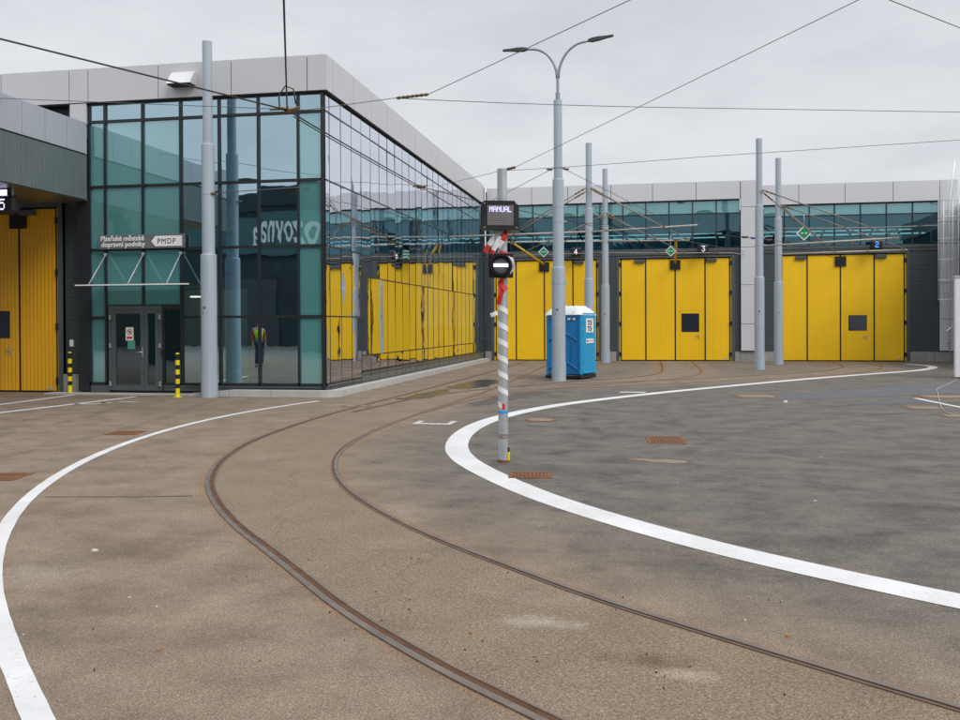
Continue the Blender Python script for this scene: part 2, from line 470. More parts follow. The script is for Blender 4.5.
SUN = Vector((.64, -.55, .76)).normalized()
w = bpy.data.worlds.new('World'); scene.world = w; w.use_nodes = True
nt = w.node_tree; bg = nt.nodes['Background']
sky = N(nt, 'ShaderNodeTexSky', sky_type='NISHITA'); sky.sun_disc = False
sky.sun_elevation = math.asin(SUN.z); sky.sun_rotation = math.atan2(SUN.x, SUN.y)
tc = N(nt, 'ShaderNodeTexCoord')
mp = N(nt, 'ShaderNodeMapping'); mp.inputs['Scale'].default_value = (1, 1, 3.2)
nt.links.new(tc.outputs['Generated'], mp.inputs['Vector'])
cl = noise(nt, mp.outputs['Vector'], 2.6, 7, .6)
cloud = ramp(nt, cl, [(.30, (.80, .81, .835)), (.5, (.94, .945, .955)), (.70, (1.05, 1.05, 1.05))])
sepv = N(nt, 'ShaderNodeSeparateXYZ'); nt.links.new(tc.outputs['Generated'], sepv.inputs[0])
grad = ramp(nt, sepv.outputs['Z'], [(.0, (8.0, 8.08, 8.22)), (.12, (7.75, 7.88, 8.08)), (.37, (6.95, 7.12, 7.42)), (.62, (10.8, 11.0, 11.3)), (1.0, (15.5, 15.6, 15.9))])
over = mixc(nt, 1.0, grad, cloud, 'MULTIPLY')
skyc = mixc(nt, .93, sky.outputs['Color'], over)
nt.links.new(skyc, bg.inputs['Color']); bg.inputs['Strength'].default_value = .1
sl = bpy.data.lights.new('sun', 'SUN'); so = bpy.data.objects.new('sun', sl); COL.objects.link(so)
sl.energy = 1.5; sl.angle = R(28); sl.color = (1, .97, .93)
so.rotation_euler = SUN.to_track_quat('Z', 'Y').to_euler()
vs = scene.view_settings
vs.view_transform = 'Standard'; vs.look = 'None'; vs.exposure = .08; vs.gamma = 1; vs.use_curve_mapping = False

# ------------------------------------------------------------------ rails (paths), ground
RL = catmull([(6.3, -1.0), (3.1, 1.15), (1.1, 2.66), (-.48, 3.99), (-1.07, 4.50), (-1.81, 5.25), (-2.39, 5.96), (-2.97, 6.68), (-3.52, 7.34), (-4.10, 8.15),
              (-4.50, 8.78), (-4.82, 9.35), (-5.20, 10.2), (-5.55, 11.2), (-5.93, 12.85), (-6.13, 14.9), (-6.20, 17.2), (-6.12, 20.2),
              (-5.98, 24.5), (-5.84, 30), (-5.76, 36), (-5.72, 43.55)])
RR = catmull([(7.2, .3), (4.3, 2.35), (2.6, 3.55), (1.38, 4.45), (.76, 4.94), (.28, 5.33), (-.31, 5.82), (-.91, 6.42), (-1.58, 7.12), (-2.18, 7.83), (-2.84, 8.76),
              (-3.36, 9.66), (-3.79, 10.66), (-4.12, 11.72), (-4.33, 12.9), (-4.46, 14.7), (-4.44, 17.3), (-4.30, 20.1), (-4.16, 24),
              (-4.16, 30), (-4.22, 36), (-4.25, 43.55)])
CB = catmull([(-5.15, 17.5), (-4.8, 20.5), (-4.0, 23.3), (-2.6, 25.9), (-1.0, 28.1), (.35, 30.3), (1.0, 32.6), (1.18, 35.5), (1.2, 43.55)])
CC = catmull([(-3.2, 24.8), (-1.0, 26.6), (1.7, 28.9), (4.3, 31.4), (6.6, 34.2), (8.0, 37.2), (8.5, 40), (8.55, 43.55)])
nB = normals2(CB); nC = normals2(CC)
RAILS = [(RL, -1), (RR, 1), (CB + nB*.74, -1), (CB - nB*.74, 1), (CC + nC*.74, -1), (CC - nC*.74, 1)]

def seg_dist(P, path):
    """distance and signed side (+ = right of travel) of points to a polyline"""
    best = np.full(len(P), 1e9); side = np.zeros(len(P))
    path = path[::2] if len(path) > 60 else path
    for a, b in zip(path[:-1], path[1:]):
        d = b-a; L = d@d + 1e-12
        t = np.clip(((P-a)@d)/L, 0, 1)
        q = P-(a+t[:, None]*d)
        dd = np.hypot(q[:, 0], q[:, 1])
        cr = d[0]*q[:, 1]-d[1]*q[:, 0]
        m = dd < best
        best[m] = dd[m]; side[m] = -np.sign(cr[m])
    return best, side

def build_ground():
    xs = np.arange(-20, 14.01, .085); ys = np.arange(1.5, 46.01, .085)
    X, Y = np.meshgrid(xs, ys); P = np.stack([X.ravel(), Y.ravel()], 1)
    nx, ny = len(xs), len(ys)
    dR, sR = seg_dist(P, RR); dL, sL = seg_dist(P, RL)
    dB, _ = seg_dist(P, CB); dC, _ = seg_dist(P, CC)
    right = sR > 0
    dust = np.where(right, .82*np.exp(-dR/1.35)+.02, .86)
    far = np.clip((P[:, 1]-20)/8, 0, 1)
    dust = np.maximum(dust, .8*np.exp(-np.maximum(0, dB-.8)/1.6)*far)
    dust = np.maximum(dust, .72*np.exp(-np.maximum(0, dC-.8)/1.1)*far)
    dust = np.maximum(dust, .5*np.clip((P[:, 1]-30)/6, 0, 1)*(P[:, 0] < 8))
    dust = np.where((sL < 0) & (P[:, 1] > 9), dust*.94, dust)
    rust = np.zeros(len(P))
    for p, s in RAILS:
        d, _ = seg_dist(P, p)
        wd = .07 + .005*P[:, 1]
        rust = np.maximum(rust, np.exp(-(d/wd)**2))
    bed = (((sL > 0) & (sR < 0)) * np.clip(np.minimum(dL, dR)/.12, 0, 1) * np.clip((22-P[:, 1])/8, 0, 1))
    me = bpy.data.meshes.new('yard_pavement')
    me.vertices.add(nx*ny)
    me.vertices.foreach_set('co', np.stack([P[:, 0], P[:, 1], np.zeros(len(P))], 1).ravel())
    i = (np.arange(ny-1)[:, None]*nx + np.arange(nx-1)[None, :]).ravel()
    q = np.stack([i, i+1, i+nx+1, i+nx], 1)
    me.loops.add(q.size); me.polygons.add(len(q))
    me.loops.foreach_set('vertex_index', q.ravel())
    me.polygons.foreach_set('loop_start', np.arange(len(q))*4)
    me.update(); me.validate()
    ca = me.color_attributes.new('wear', 'FLOAT_COLOR', 'POINT')
    ca.data.foreach_set('color', np.stack([dust, rust, bed, np.ones(len(P))], 1).ravel())
    me.materials.append(M['ground'])
    o = bpy.data.objects.new('yard_pavement', me); COL.objects.link(o)
    tag(o, kind='structure')
build_ground()
g = MB().box(-900, 900, -900, 900, -.30, -.006).build('ground', M['far_ground']); tag(g, kind='structure')

# rails: groove rails let into the pavement
for (p, s), lab in zip(RAILS, ('left rusty groove rail of the curving track in the foreground', 'right rusty groove rail of the curving track in the foreground',
                          'left rail of the siding that bends to yellow door 3', 'right rail of the siding that bends to yellow door 3',
                          'left rail of the siding that bends to yellow door 2', 'right rail of the siding that bends to yellow door 2')):
    t = thing('tram_rail', lab, 'rail', (0, 0, 0), 0, 'groove rails let into the yard')
    # s=-1: left rail, groove lies on its right side
    strip(MB(), p, .023, -.023, -.02, .010).build('rail_head', M['rail'], t)
    strip(MB(), p, *((-.023, -.072) if s < 0 else (.048, .023)), .004).build('groove', M['groove'], t)
    strip(MB(), p, *((-.072, -.086) if s < 0 else (.058, .048)), -.02, .008).build('guard_lip', M['rail'], t)

# ------------------------------------------------------------------ markings, patches (sheets)
WR = catmull([(13.5, .6), (10.0, 1.9), (6.0, 3.75), (2.95, 5.45), (1.90, 6.15), (1.51, 6.45), (1.05, 6.81), (.39, 7.41), (-.45, 8.37), (-1.10, 9.22), (-1.66, 10.16), (-2.19, 11.15), (-2.55, 12.06), (-2.77, 12.97),
              (-2.92, 14.09), (-2.95, 15.4), (-2.79, 16.9), (-2.35, 18.55), (-1.72, 20.1), (-.3, 22.6), (1.45, 25.2), (4.67, 29.6), (7.55, 33.1), (9.45, 35.3),
              (10.55, 37.2), (11.0, 38.6), (11.0, 39.9), (10.6, 40.9)])
WL = catmull([(3.6, -2.2), (1.2, -.2), (-1.2, 2.12), (-2.67, 3.61), (-3.02, 3.95), (-3.33, 4.28), (-3.96, 4.94), (-4.31, 5.34), (-4.67, 5.79), (-5.16, 6.46), (-5.46, 6.93), (-5.88, 7.6), (-6.32, 8.44), (-6.88, 9.71),
              (-7.45, 11.4), (-7.88, 13.4), (-8.08, 15.5), (-7.97, 17.8), (-7.52, 20.0)])
for _ in range(30): WL[1:-1] = .25*WL[:-2]+.5*WL[1:-1]+.25*WL[2:]
for _ in range(12): WR[1:-1] = .25*WR[:-2]+.5*WR[1:-1]+.25*WR[2:]
for p, wd, nm in ((WR, .165, 'white_line'), (WL, .064, 'white_line')):
    o = strip(MB(), p, wd, -wd, .004, jitter=.0012).build(nm, M['line']); tag(o, kind='structure')
def seg_line(a, b, wd, m='line'):
    p = np.linspace(np.array(a, float), np.array(b, float), 12)
    o = strip(MB(), p, wd, -wd, .004).build('white_line', M[m]); tag(o, kind='structure')
seg_line((-14.3, 17.3), (-14.42, 20.95), .09); seg_line((-13.2, 14.5), (-12.48, 20.55), .09)
seg_line((6.03, 22.5), (6.7, 16.5), .06)
def blob(name, pts, m, z, kind='structure', wob=.06, seed=0):
    p = catmull(list(pts)+[pts[0]], .12)[:-1]
    rs = np.random.RandomState(seed)
    k = rs.randn(len(p)); k = np.convolve(np.r_[k, k, k], np.ones(3)/3, 'same')[len(p):2*len(p)]
    p = p + normals2(p)*(k[:, None]*wob)
    o = MB().add([(x, y, z) for x, y in p], [list(range(len(p)))]).build(name, M[m]); tag(o, kind=kind); return o
blob('asphalt_patch', [(2.2, 22.6), (4.5, 24.6), (8.65, 28.2), (8.9, 26.6), (7.45, 24.3), (3.4, 21.9)], 'patch', .003, seed=1)
blob('asphalt_patch', [(4.1, 21.1), (6.0, 22.1), (6.2, 21.5), (4.3, 20.6)], 'patch', .003, seed=2)
blob('puddle', [(-5.85, 20.9), (-5.75, 22.6), (-5.45, 24.3), (-5.1, 23.4), (-5.25, 21.2), (-5.5, 20.5)], 'wet', .003, wob=.09, seed=3)
blob('puddle', [(-5.6, 24.9), (-5.45, 27.2), (-5.1, 28.6), (-4.5, 28.0), (-4.45, 26.2), (-4.75, 24.4), (-5.2, 24.2)], 'wet', .003, wob=.1, seed=4)
blob('puddle', [(-3.9, 19.6), (-3.7, 21.6), (-2.9, 23.6), (-2.5, 23.3), (-3.1, 21.0), (-3.6, 19.2)], 'seam', .003, wob=.1, seed=5)
p = catmull([(-6.1, 8.36), (-5.6, 8.46), (-5.1, 8.53), (-4.62, 8.66)], .1)
o = strip(MB(), p, .018, -.014, .003, jitter=.006).build('pavement_joint', M['seam']); tag(o, kind='structure')
# worn stencil marks
for nm, boxes in (('arrow_marking', [(-4.12, -3.42, 15.55, 15.72), (-4.12, -4.02, 15.72, 16.1), (-3.52, -3.42, 15.72, 16.15)]),
                  ('arrow_marking', [(-.75, -.1, 23.4, 23.75)]),
                  ('arrow_marking', [(-12.75, -12.3, 18.45, 18.62), (-12.3, -12.05, 18.8, 18.95), (-12.3, -12.2, 18.45, 18.95), (-12.05, -11.6, 19.1, 19.25)])):
    mb = MB()
    for x0, x1, y0, y1 in boxes: mb.add([(x0, y0, .004), (x1, y0, .004), (x1, y1, .004), (x0, y1, .004)], [(0, 1, 2, 3)])
    o = mb.build(nm, M['worn']); tag(o, kind='structure')

def tyre_mat():
    m, nt, b, out = new_mat('tyre_mark')
    v = coords(nt)
    b.inputs['Base Color'].default_value = (.04, .038, .036, 1); b.inputs['Roughness'].default_value = .9
    a = ramp(nt, noise(nt, v, 1.1, 5, .7), [(.38, 0), (.75, .3)])
    a2 = ramp(nt, noise(nt, v, 40, 3, .8), [(.35, .2), (.6, 1)])
    nt.links.new(mixc(nt, 1.0, a, a2, 'MULTIPLY'), b.inputs['Alpha'])
    return m
M['tyre'] = tyre_mat()
for pts in ([(-1.2, 12.2), (-.4, 15.0), (1.2, 17.8), (4.0, 20.2), (8.0, 22)], [(.2, 11.6), (1.0, 14.2), (2.5, 16.7), (5.0, 18.9), (8.5, 20.5)],
            [(6.0, 8.5), (3.0, 9.6), (.8, 11.3), (-.6, 13.8), (-1.2, 17)], [(6.0, 10.1), (3.6, 11), (1.9, 12.5), (.8, 14.6), (.3, 17.5)],
            [(-9, 6), (-8.6, 11), (-8.9, 15), (-10, 19.5)], [(-10.6, 6), (-10.2, 11), (-10.5, 15), (-11.6, 19)]):
    o = strip(MB(), catmull(pts, .3), .11, -.11, .0025).build('tyre_mark', M['tyre']); tag(o, kind='structure')
# kerb along the glass building (rounded corner)
kb = MB()
inner = [(-15.0, 21.52), (-7.72, 21.52), (-7.72, 43.2)]
cor = [(-7.42-.45+.45*math.sin(a), 20.96+.45-.45*math.cos(a)) for a in np.linspace(0, math.pi/2, 9)]
kp = np.array([(-11.3, 20.96), (-10.2, 20.96), (-9.1, 20.96)] + cor + [(-7.42, y) for y in np.arange(22.4, 43.3, 1.0)])
n = normals2(kp)
segs = []
acc = 0
for i in range(len(kp)-1):
    a, b = kp[i], kp[i+1]
    d = (b-a)/np.linalg.norm(b-a); g_ = .006 if np.linalg.norm(b-a) > .5 else 0
    a2, b2 = a+d*g_, b-d*g_
    na, nb = (n[i], n[i+1])
    z0, z1 = .09, .12
    if a[0] < -11.2: z0 = .04
    q = [(*a2, -.05), (*b2, -.05), (*(b2+nb*.012), .155), (*(a2+na*.012), .155 if a[0] > -11.2 else .06), (*(b2+nb*.30), .155), (*(a2+na*.30), .155 if a[0] > -11.2 else .06), (*(b2+nb*.30), -.05), (*(a2+na*.30), -.05)]
    kb.add(q, [(0, 1, 2, 3), (3, 2, 4, 5), (5, 4, 6, 7), (0, 3, 5, 7), (1, 6, 4, 2)])
o = kb.build('kerb', M['kerb']); tag(o, kind='structure')
o = MB().box(-15.35, -11.32, 21.05, 21.45, -.05, .035).build('door_step', M['kerb']); tag(o, kind='structure')

# ------------------------------------------------------------------ glass panes
def pane(mb, o, ux, uy, nrm, w_, h_, tilt=.004, bow=.0022, mi=0, force=None, seg=5):
    """one slightly tilted, slightly pillowed pane; o lower-left corner"""
    o, ux, uy, nrm = map(Vector, (o, ux, uy, nrm))
    a, b_ = (random.gauss(0, tilt), random.gauss(0, tilt)) if force is None else force
    bw = bow*random.uniform(-1, 1.2)
    vs = []
    for j in range(seg+1):
        for i in range(seg+1):
            u, v = i/seg, j/seg
            d = a*(u-.5)*w_ + b_*(v-.5)*h_ + bw*16*u*(1-u)*v*(1-v)
            vs.append(o + ux*(u*w_) + uy*(v*h_) + nrm*d)
    fs = [(j*(seg+1)+i, j*(seg+1)+i+1, (j+1)*(seg+1)+i+1, (j+1)*(seg+1)+i) for j in range(seg) for i in range(seg)]
    mb.add(vs, fs, True, mi)

# ------------------------------------------------------------------ office building
ob = thing('glass_office_building', 'two storey office building with dark glass facade, grey metal fascia and entrance door', 'building', (-7.85, 21.42, 0))
T0 = Matrix.Translation((7.85, -21.42, 0))
class BB(MB):
    """MB in world coordinates, shifted into the parent's frame at build time"""
    def build(s, name, mats, parent=None):
        root = parent
        off = Vector((0, 0, 0))
        while root is not None:
            off = off + root.location; root = root.parent
        s.xform(Matrix.Translation(-off))
        return MB.build(s, name, mats, parent)

YG, XG = 21.42, -7.85
fx = [-14.25, -13.80, -12.74, -11.69, -10.64, -9.59, -8.54, -7.93]
rows = [.27, 1.97, 3.72, 5.35, 7.03, 7.49]
fxn = 0
for c in range(7):
    x0, x1 = fx[c], fx[c+1]
    rz = list(rows)
    if c in (1, 2): rz = [2.27, 3.72, 5.35, 7.03, 7.49]
    mb = BB(); fr = BB()
    for r_ in range(len(rz)-1):
        z0, z1 = rz[r_], rz[r_+1]
        span = (c < 3 or c == 6) and z1 < 7.2
        force = None
        if c in (3, 4, 5) and z0 < .5: force = (random.uniform(-.002, .002), .0065)
        if c == 5 and abs(z0-3.72) < .01: force = (.002, .001)
        if c == 6 and abs(z0-3.72) < .01: force = (.004, .001)
        pane(mb, (x0+.02, YG+.02, z0+.02), (1, 0, 0), (0, 0, 1), (0, -1, 0), x1-x0-.04, z1-z0-.04, tilt=.004, mi=1 if span else 0, force=force)
        fr.box(x0+.028, x1-.028, YG-.028, YG+.07, z0-.033, z0+.033)
    fr.box(x0+.028, x1-.028, YG-.026, YG+.07, 7.457, 7.52)
    fr.box(x0-.028, x0+.028, YG-.035, YG+.07, .30 if c != 2 else 2.31, 7.53)
    b_ = mb.build('window_bay', [M['glass'], M['spandrel']], ob)
    fr.build('frame', M['frame'], b_)
mb = BB(); pane(mb, (-12.16, YG+.02, .27), (1, 0, 0), (0, 0, 1), (0, -1, 0), .45, 1.92, mi=0)
sl_ = mb.build('side_light', M['doorglass'], ob)
BB().box(-12.20, -11.722, YG-.027, YG+.06, 2.17, 2.235).box(-12.19, -11.722, YG-.027, YG+.06, .235, .30).box(-12.235, -12.17, YG-.03, YG+.06, .30, 2.17).build('frame', M['frame'], sl_)
BB().box(XG-.085, XG-.015, YG-.05, YG+.02, .13, 7.53).build('corner_post', M['frame'], ob)

ry = [21.46, 21.75, 22.60, 23.45, 24.30] + [24.30+.857*k for k in range(1, 23)]
for c in range(len(ry)-1):
    y0, y1 = ry[c], ry[c+1]
    rz = [.30, 1.97, 3.72, 5.35, 7.05, 7.49] if c < 4 else [.47, .90, 3.10, 5.35, 7.05, 7.49]
    mb = BB(); fr = BB()
    for r_ in range(len(rz)-1):
        z0, z1 = rz[r_], rz[r_+1]
        tl = .0035 if c < 12 else .0045
        if c == 5 and r_ == 1:
            ang = R(7)   # window standing ajar
            pane(mb, (XG+.01, y0+.02, z0+.02), (math.sin(ang), math.cos(ang), 0), (0, 0, 1), (1, 0, 0), y1-y0-.04, z1-z0-.04, mi=0)
            fr.box(XG-.06, XG-.05, y0+.02, y1-.02, z0+.02, z1-.02)
        else:
            pane(mb, (XG, y0+.008, z0+.012), (0, 1, 0), (0, 0, 1), (1, 0, 0), y1-y0-.016, z1-z0-.024, tilt=tl, bow=.003, mi=0)
        fr.box(XG-.05, XG+.012, y0+.012, y1-.012, z0-.018, z0+.018)
    fr.box(XG-.05, XG+.006, y0-.011, y0+.011, rz[0], 7.5)
    fr.box(XG-.05, XG+.03, y0, y1, rz[0]-.05, rz[0]-.018)
    b_ = mb.build('window_bay', M['glass_side'], ob)
    fr.build('frame', M['frame'], b_)
# skirting under the glass
sk = BB()
sk.box(-14.25, -13.72, YG-.02, YG+.1, .05, .225); sk.box(-12.19, XG-.02, YG-.02, YG+.1, .10, .175); sk.box(-12.19, XG-.02, YG-.035, YG+.1, .185, .232)
sk.build('base_rail', M['doorframe'], ob)
sk = BB(); jt = BB()
sk.box(XG-.08, XG+.04, YG+.06, 24.30, .235, .265); sk.box(XG-.08, XG+.045, 24.30, 43.15, .385, .42)
y = 21.5
for c in range(len(ry)-1):
    zt = .235 if ry[c] < 24.2 else .385
    sk.box(XG-.08, XG-.005, ry[c]+.035, ry[c+1]-.012, .08, zt)
sk.build('side_skirting', M['skirt'], ob)
BB().box(XG-.12, XG-.03, YG+.07, 43.15, .06, .43).build('skirting_backing', M['gap'], ob)

BB().box(-8.0, XG+.02, 43.152, 43.595, .0, 7.5).build('end_post', M['matte'], ob)
# fascia
fa = BB()
fj = [-22.0, -19.4, -16.72, -14.74, -14.20, -12.23, -10.25, -8.25, -7.75]
for a, b in zip(fj[:-1], fj[1:]):
    z0 = 7.52
    fa.box(a+.012, b-(.012 if b < -7.8 else 0), 21.30, 21.36, z0, 8.386)
rj = [21.36, 21.77] + [21.77+1.62*k for k in range(1, 14)]
for a, b in zip(rj[:-1], rj[1:]):
    b = min(b, 43.49)
    if a < 43.4: fa.box(-7.81, -7.75, a+(.012 if a > 21.5 else 0), b-.012, 7.52, 8.386)
fa.box(-14.74+.012, -14.27, 21.31, 21.37, 6.97, 7.51)
fa.build('fascia', M['fascia'], ob)
BB().box(-22, -7.83, 21.37, 21.5, 7.55, 8.37).box(-7.95, -7.83, 21.5, 43.49, 7.55, 8.37).build('fascia_backing', M['gap'], ob)
BB().box(-22, -7.76, 21.31, 21.43, 7.495, 7.518).box(-7.86, -7.76, 21.43, 43.4, 7.495, 7.518).build('fascia_drip', M['gap'], ob)
BB().box(-22, -7.9, 21.5, 43.4, 8.1, 8.3).build('roof', M['roof'], ob)
BB().box(-22, -14.75, 21.75, 21.95, 0, 7.5).box(-22, -21.8, 21.95, 43.4, 0, 7.5).build('wall', M['cladding'], ob)
BB().box(-14.85, -14.262, 21.43, 21.60, 4.9, 7.5).build('infill_wall', M['cladding'], ob)
# lobby interior
BB().box(-14.2, -8.0, 21.55, 43.3, -.05, .12).build('floor', M['innerfloor'], ob)
BB().box(-14.35, -14.26, 21.6, 43.3, .12, 8.0).box(-14.2, -8.0, 31.0, 31.1, .12, 7.6).box(-14.2, -8.0, 21.6, 31.0, 7.62, 7.7).box(-14.2, -8.5, 26.5, 31.0, 3.45, 3.7).build('inner_wall', M['inner'], ob)
BB().box(-12.9, -10.95, 23.6, 23.7, .12, 2.75).build('lobby_partition', M['innerlight'], ob)
st = BB()
p0, p1 = Vector((-12.6, 25.0, 4.5)), Vector((-8.4, 25.0, .9))
dv = (p1-p0).normalized(); up = Vector((dv.z, 0, -dv.x))
for yy in (24.6, 26.0):
    st.obox(((p0+p1)/2).xyz + Vector((0, yy-25, 0)), (p1-p0)/2, (0, .03, 0), Vector((-dv.z, 0, dv.x))*.17)
for k in range(20):
    q = p0.lerp(p1, (k+.5)/20)
    st.box(q.x-.13, q.x+.13, 24.63, 25.97, q.z-.02, q.z+.02)
st.build('staircase', M['stair'], ob)
hr = BB()
for off in (.55, 1.0):
    hr.tube([p0+Vector((0, -.4, off)), p1+Vector((0, -.4, off))], .025, 6)
for k in range(8):
    q = p0.lerp(p1, k/7); hr.tube([q+Vector((0, -.4, 0)), q+Vector((0, -.4, 1.0))], .02, 6)
hr.build('stair_railing', M['greyframe'], ob)
BB().lathe([(.22, .12), (.22, 7.6)], (-10.4, 27.5, 0), 20).build('inner_column', M['white'], ob)

BB().box(-12.25, -11.75, 22.9, 23.05, 2.52, 2.56).build('lobby_lamp', flat('lobby_lamp_tube', (.8, .8, .75), .5, 0, (1, .93, .75), 4.0), ob)
# entrance door
ed = BB()
ed.box(-13.72, -13.62, YG-.04, YG+.06, .10, 2.27).box(-12.31, -12.23, YG-.04, YG+.06, .10, 2.27).box(-13.62, -12.31, YG-.04, YG+.06, 2.17, 2.27)
dr = ed.build('entrance_door', M['doorframe'], ob)
lf = BB()
for (x0, x1, sw) in ((-13.615, -12.715, .10), (-12.705, -12.315, .085)):
    lf.box(x0, x0+sw, YG-.055, YG+.02, .10, 2.165).box(x1-sw, x1, YG-.055, YG+.02, .10, 2.165)
    lf.box(x0+sw, x1-sw, YG-.055, YG+.02, 2.07, 2.165).box(x0+sw, x1-sw, YG-.055, YG+.02, .10, .24)
lf.build('door_leaf', M['doorframe'], dr)
gl = BB()
pane(gl, (-13.515, YG-.02, .24), (1, 0, 0), (0, 0, 1), (0, -1, 0), .70, 1.83); pane(gl, (-12.62, YG-.02, .24), (1, 0, 0), (0, 0, 1), (0, -1, 0), .22, 1.83)
gl.build('door_glass', M['doorglass'], dr)
BB().box(-12.765, -12.735, YG-.075, YG-.05, .95, 1.2).tube([(-12.75, YG-.09, 1.08), (-12.92, YG-.09, 1.08)], .012, 8).build('door_handle', M['handle'], dr)
for x in (-13.66, -12.27):
    for z in (.27, 1.25, 1.98): BB().box(x-.03, x+.03, YG-.075, YG-.04, z-.06, z+.06).build('hinge', M['handle'], dr)
BB().box(-12.24, -12.17, YG-.06, YG-.03, .98, 1.16).build('card_reader', M['black'], dr)
nt_ = BB().box(-13.24, -13.02, YG-.033, YG-.028, 1.38, 1.72).build('notice', M['whiteplastic'], dr)
BB().box(-13.19, -12.98, YG-.027, YG-.0235, 1.16, 1.375).build('notice_sheet', M['greensheet'], dr)
ring = BB()
for k in range(24):
    a0, a1 = 2*math.pi*k/24, 2*math.pi*(k+1)/24
    cx, cz = -13.13, 1.60
    ring.add([(cx+r_*math.cos(a), YG-.0345, cz+r_*math.sin(a)) for a in (a0, a1) for r_ in (.058, .075)], [(0, 2, 3, 1)])
ring.add([(-13.13-.05, YG-.0345, 1.60+.035), (-13.13-.035, YG-.0345, 1.60+.05), (-13.13+.05, YG-.0345, 1.60-.035), (-13.13+.035, YG-.0345, 1.60-.05)], [(0, 1, 2, 3)])
ring.box(-13.21, -13.05, YG-.0355, YG-.034, 1.42, 1.48)
ring.add([(-13.15, YG-.035, 1.575), (-13.11, YG-.035, 1.565), (-13.10, YG-.035, 1.62), (-13.13, YG-.035, 1.645), (-13.15, YG-.035, 1.62)], [(0, 1, 2, 3, 4)], mi=1)
ring.build('notice_print', [M['red'], M['darktext']], dr)

# entrance canopy
cp = BB().box(-13.95, -10.95, 20.38, 21.36, 2.755, 2.775).build('entrance_canopy', M['clearglass'], ob)
BB().box(-13.97, -10.93, 20.355, 20.378, 2.750, 2.780).build('canopy_edge', M['whiteplastic'], cp)
for x in (-13.78, -12.72, -11.68):
    BB().tube([(x, 21.38, 3.60), (x+.06, 20.55, 2.79)], .016, 8).tube([(x, 21.40, 3.60), (x, 21.34, 3.60)], .04, 10).build('canopy_rod', M['galv'], cp)
# wedge flood light on the fascia
fl = BB()
vs_ = [(-11.84, 21.30, 7.80), (-11.20, 21.30, 7.80), (-11.84, 20.98, 7.80), (-11.20, 20.98, 7.80), (-11.80, 21.30, 8.12), (-11.16, 21.30, 8.12), (-11.80, 21.18, 8.12), (-11.16, 21.18, 8.12)]
fl.add(vs_, [(0, 1, 3, 2), (4, 6, 7, 5), (2, 3, 7, 6), (0, 2, 6, 4), (1, 5, 7, 3)])
wl = fl.build('wall_light', M['white'], ob)
BB().box(-11.82, -11.22, 21.0, 21.28, 7.765, 7.797).build('light_glass', M['gap'], wl)

# company sign
sg = thing('company_sign', 'long grey sign with white lettering and white arrow tag above the entrance canopy', 'sign', (-12.73, 21.30, 3.90))
BB().rbox(-13.92, -11.54, 21.28, 21.37, 3.725, 4.085, .008).build('sign_board', M['signgrey'], sg)
text_mesh('Plzeňské městské', .178, M['signtext'], sg, (-13.86+12.73, -.024, .035), name='lettering', bold=.0035, sx=.95)
text_mesh('dopravní podniky', .178, M['signtext'], sg, (-13.84+12.73, -.024, -.115), name='lettering', bold=.0035, sx=.98)
tg = BB().add([(-12.44, 21.274, 3.90), (-12.33, 21.274, 3.775), (-11.59, 21.274, 3.775), (-11.59, 21.274, 4.035), (-12.33, 21.274, 4.035)], [(0, 1, 2, 3, 4)]).build('arrow_tag', M['signtext'], sg)
text_mesh('PMDP', .195, M['darktext'], tg, (-12.27+12.73, -.029, -.062), name='lettering', bold=0, sx=.90, spc=1.22)

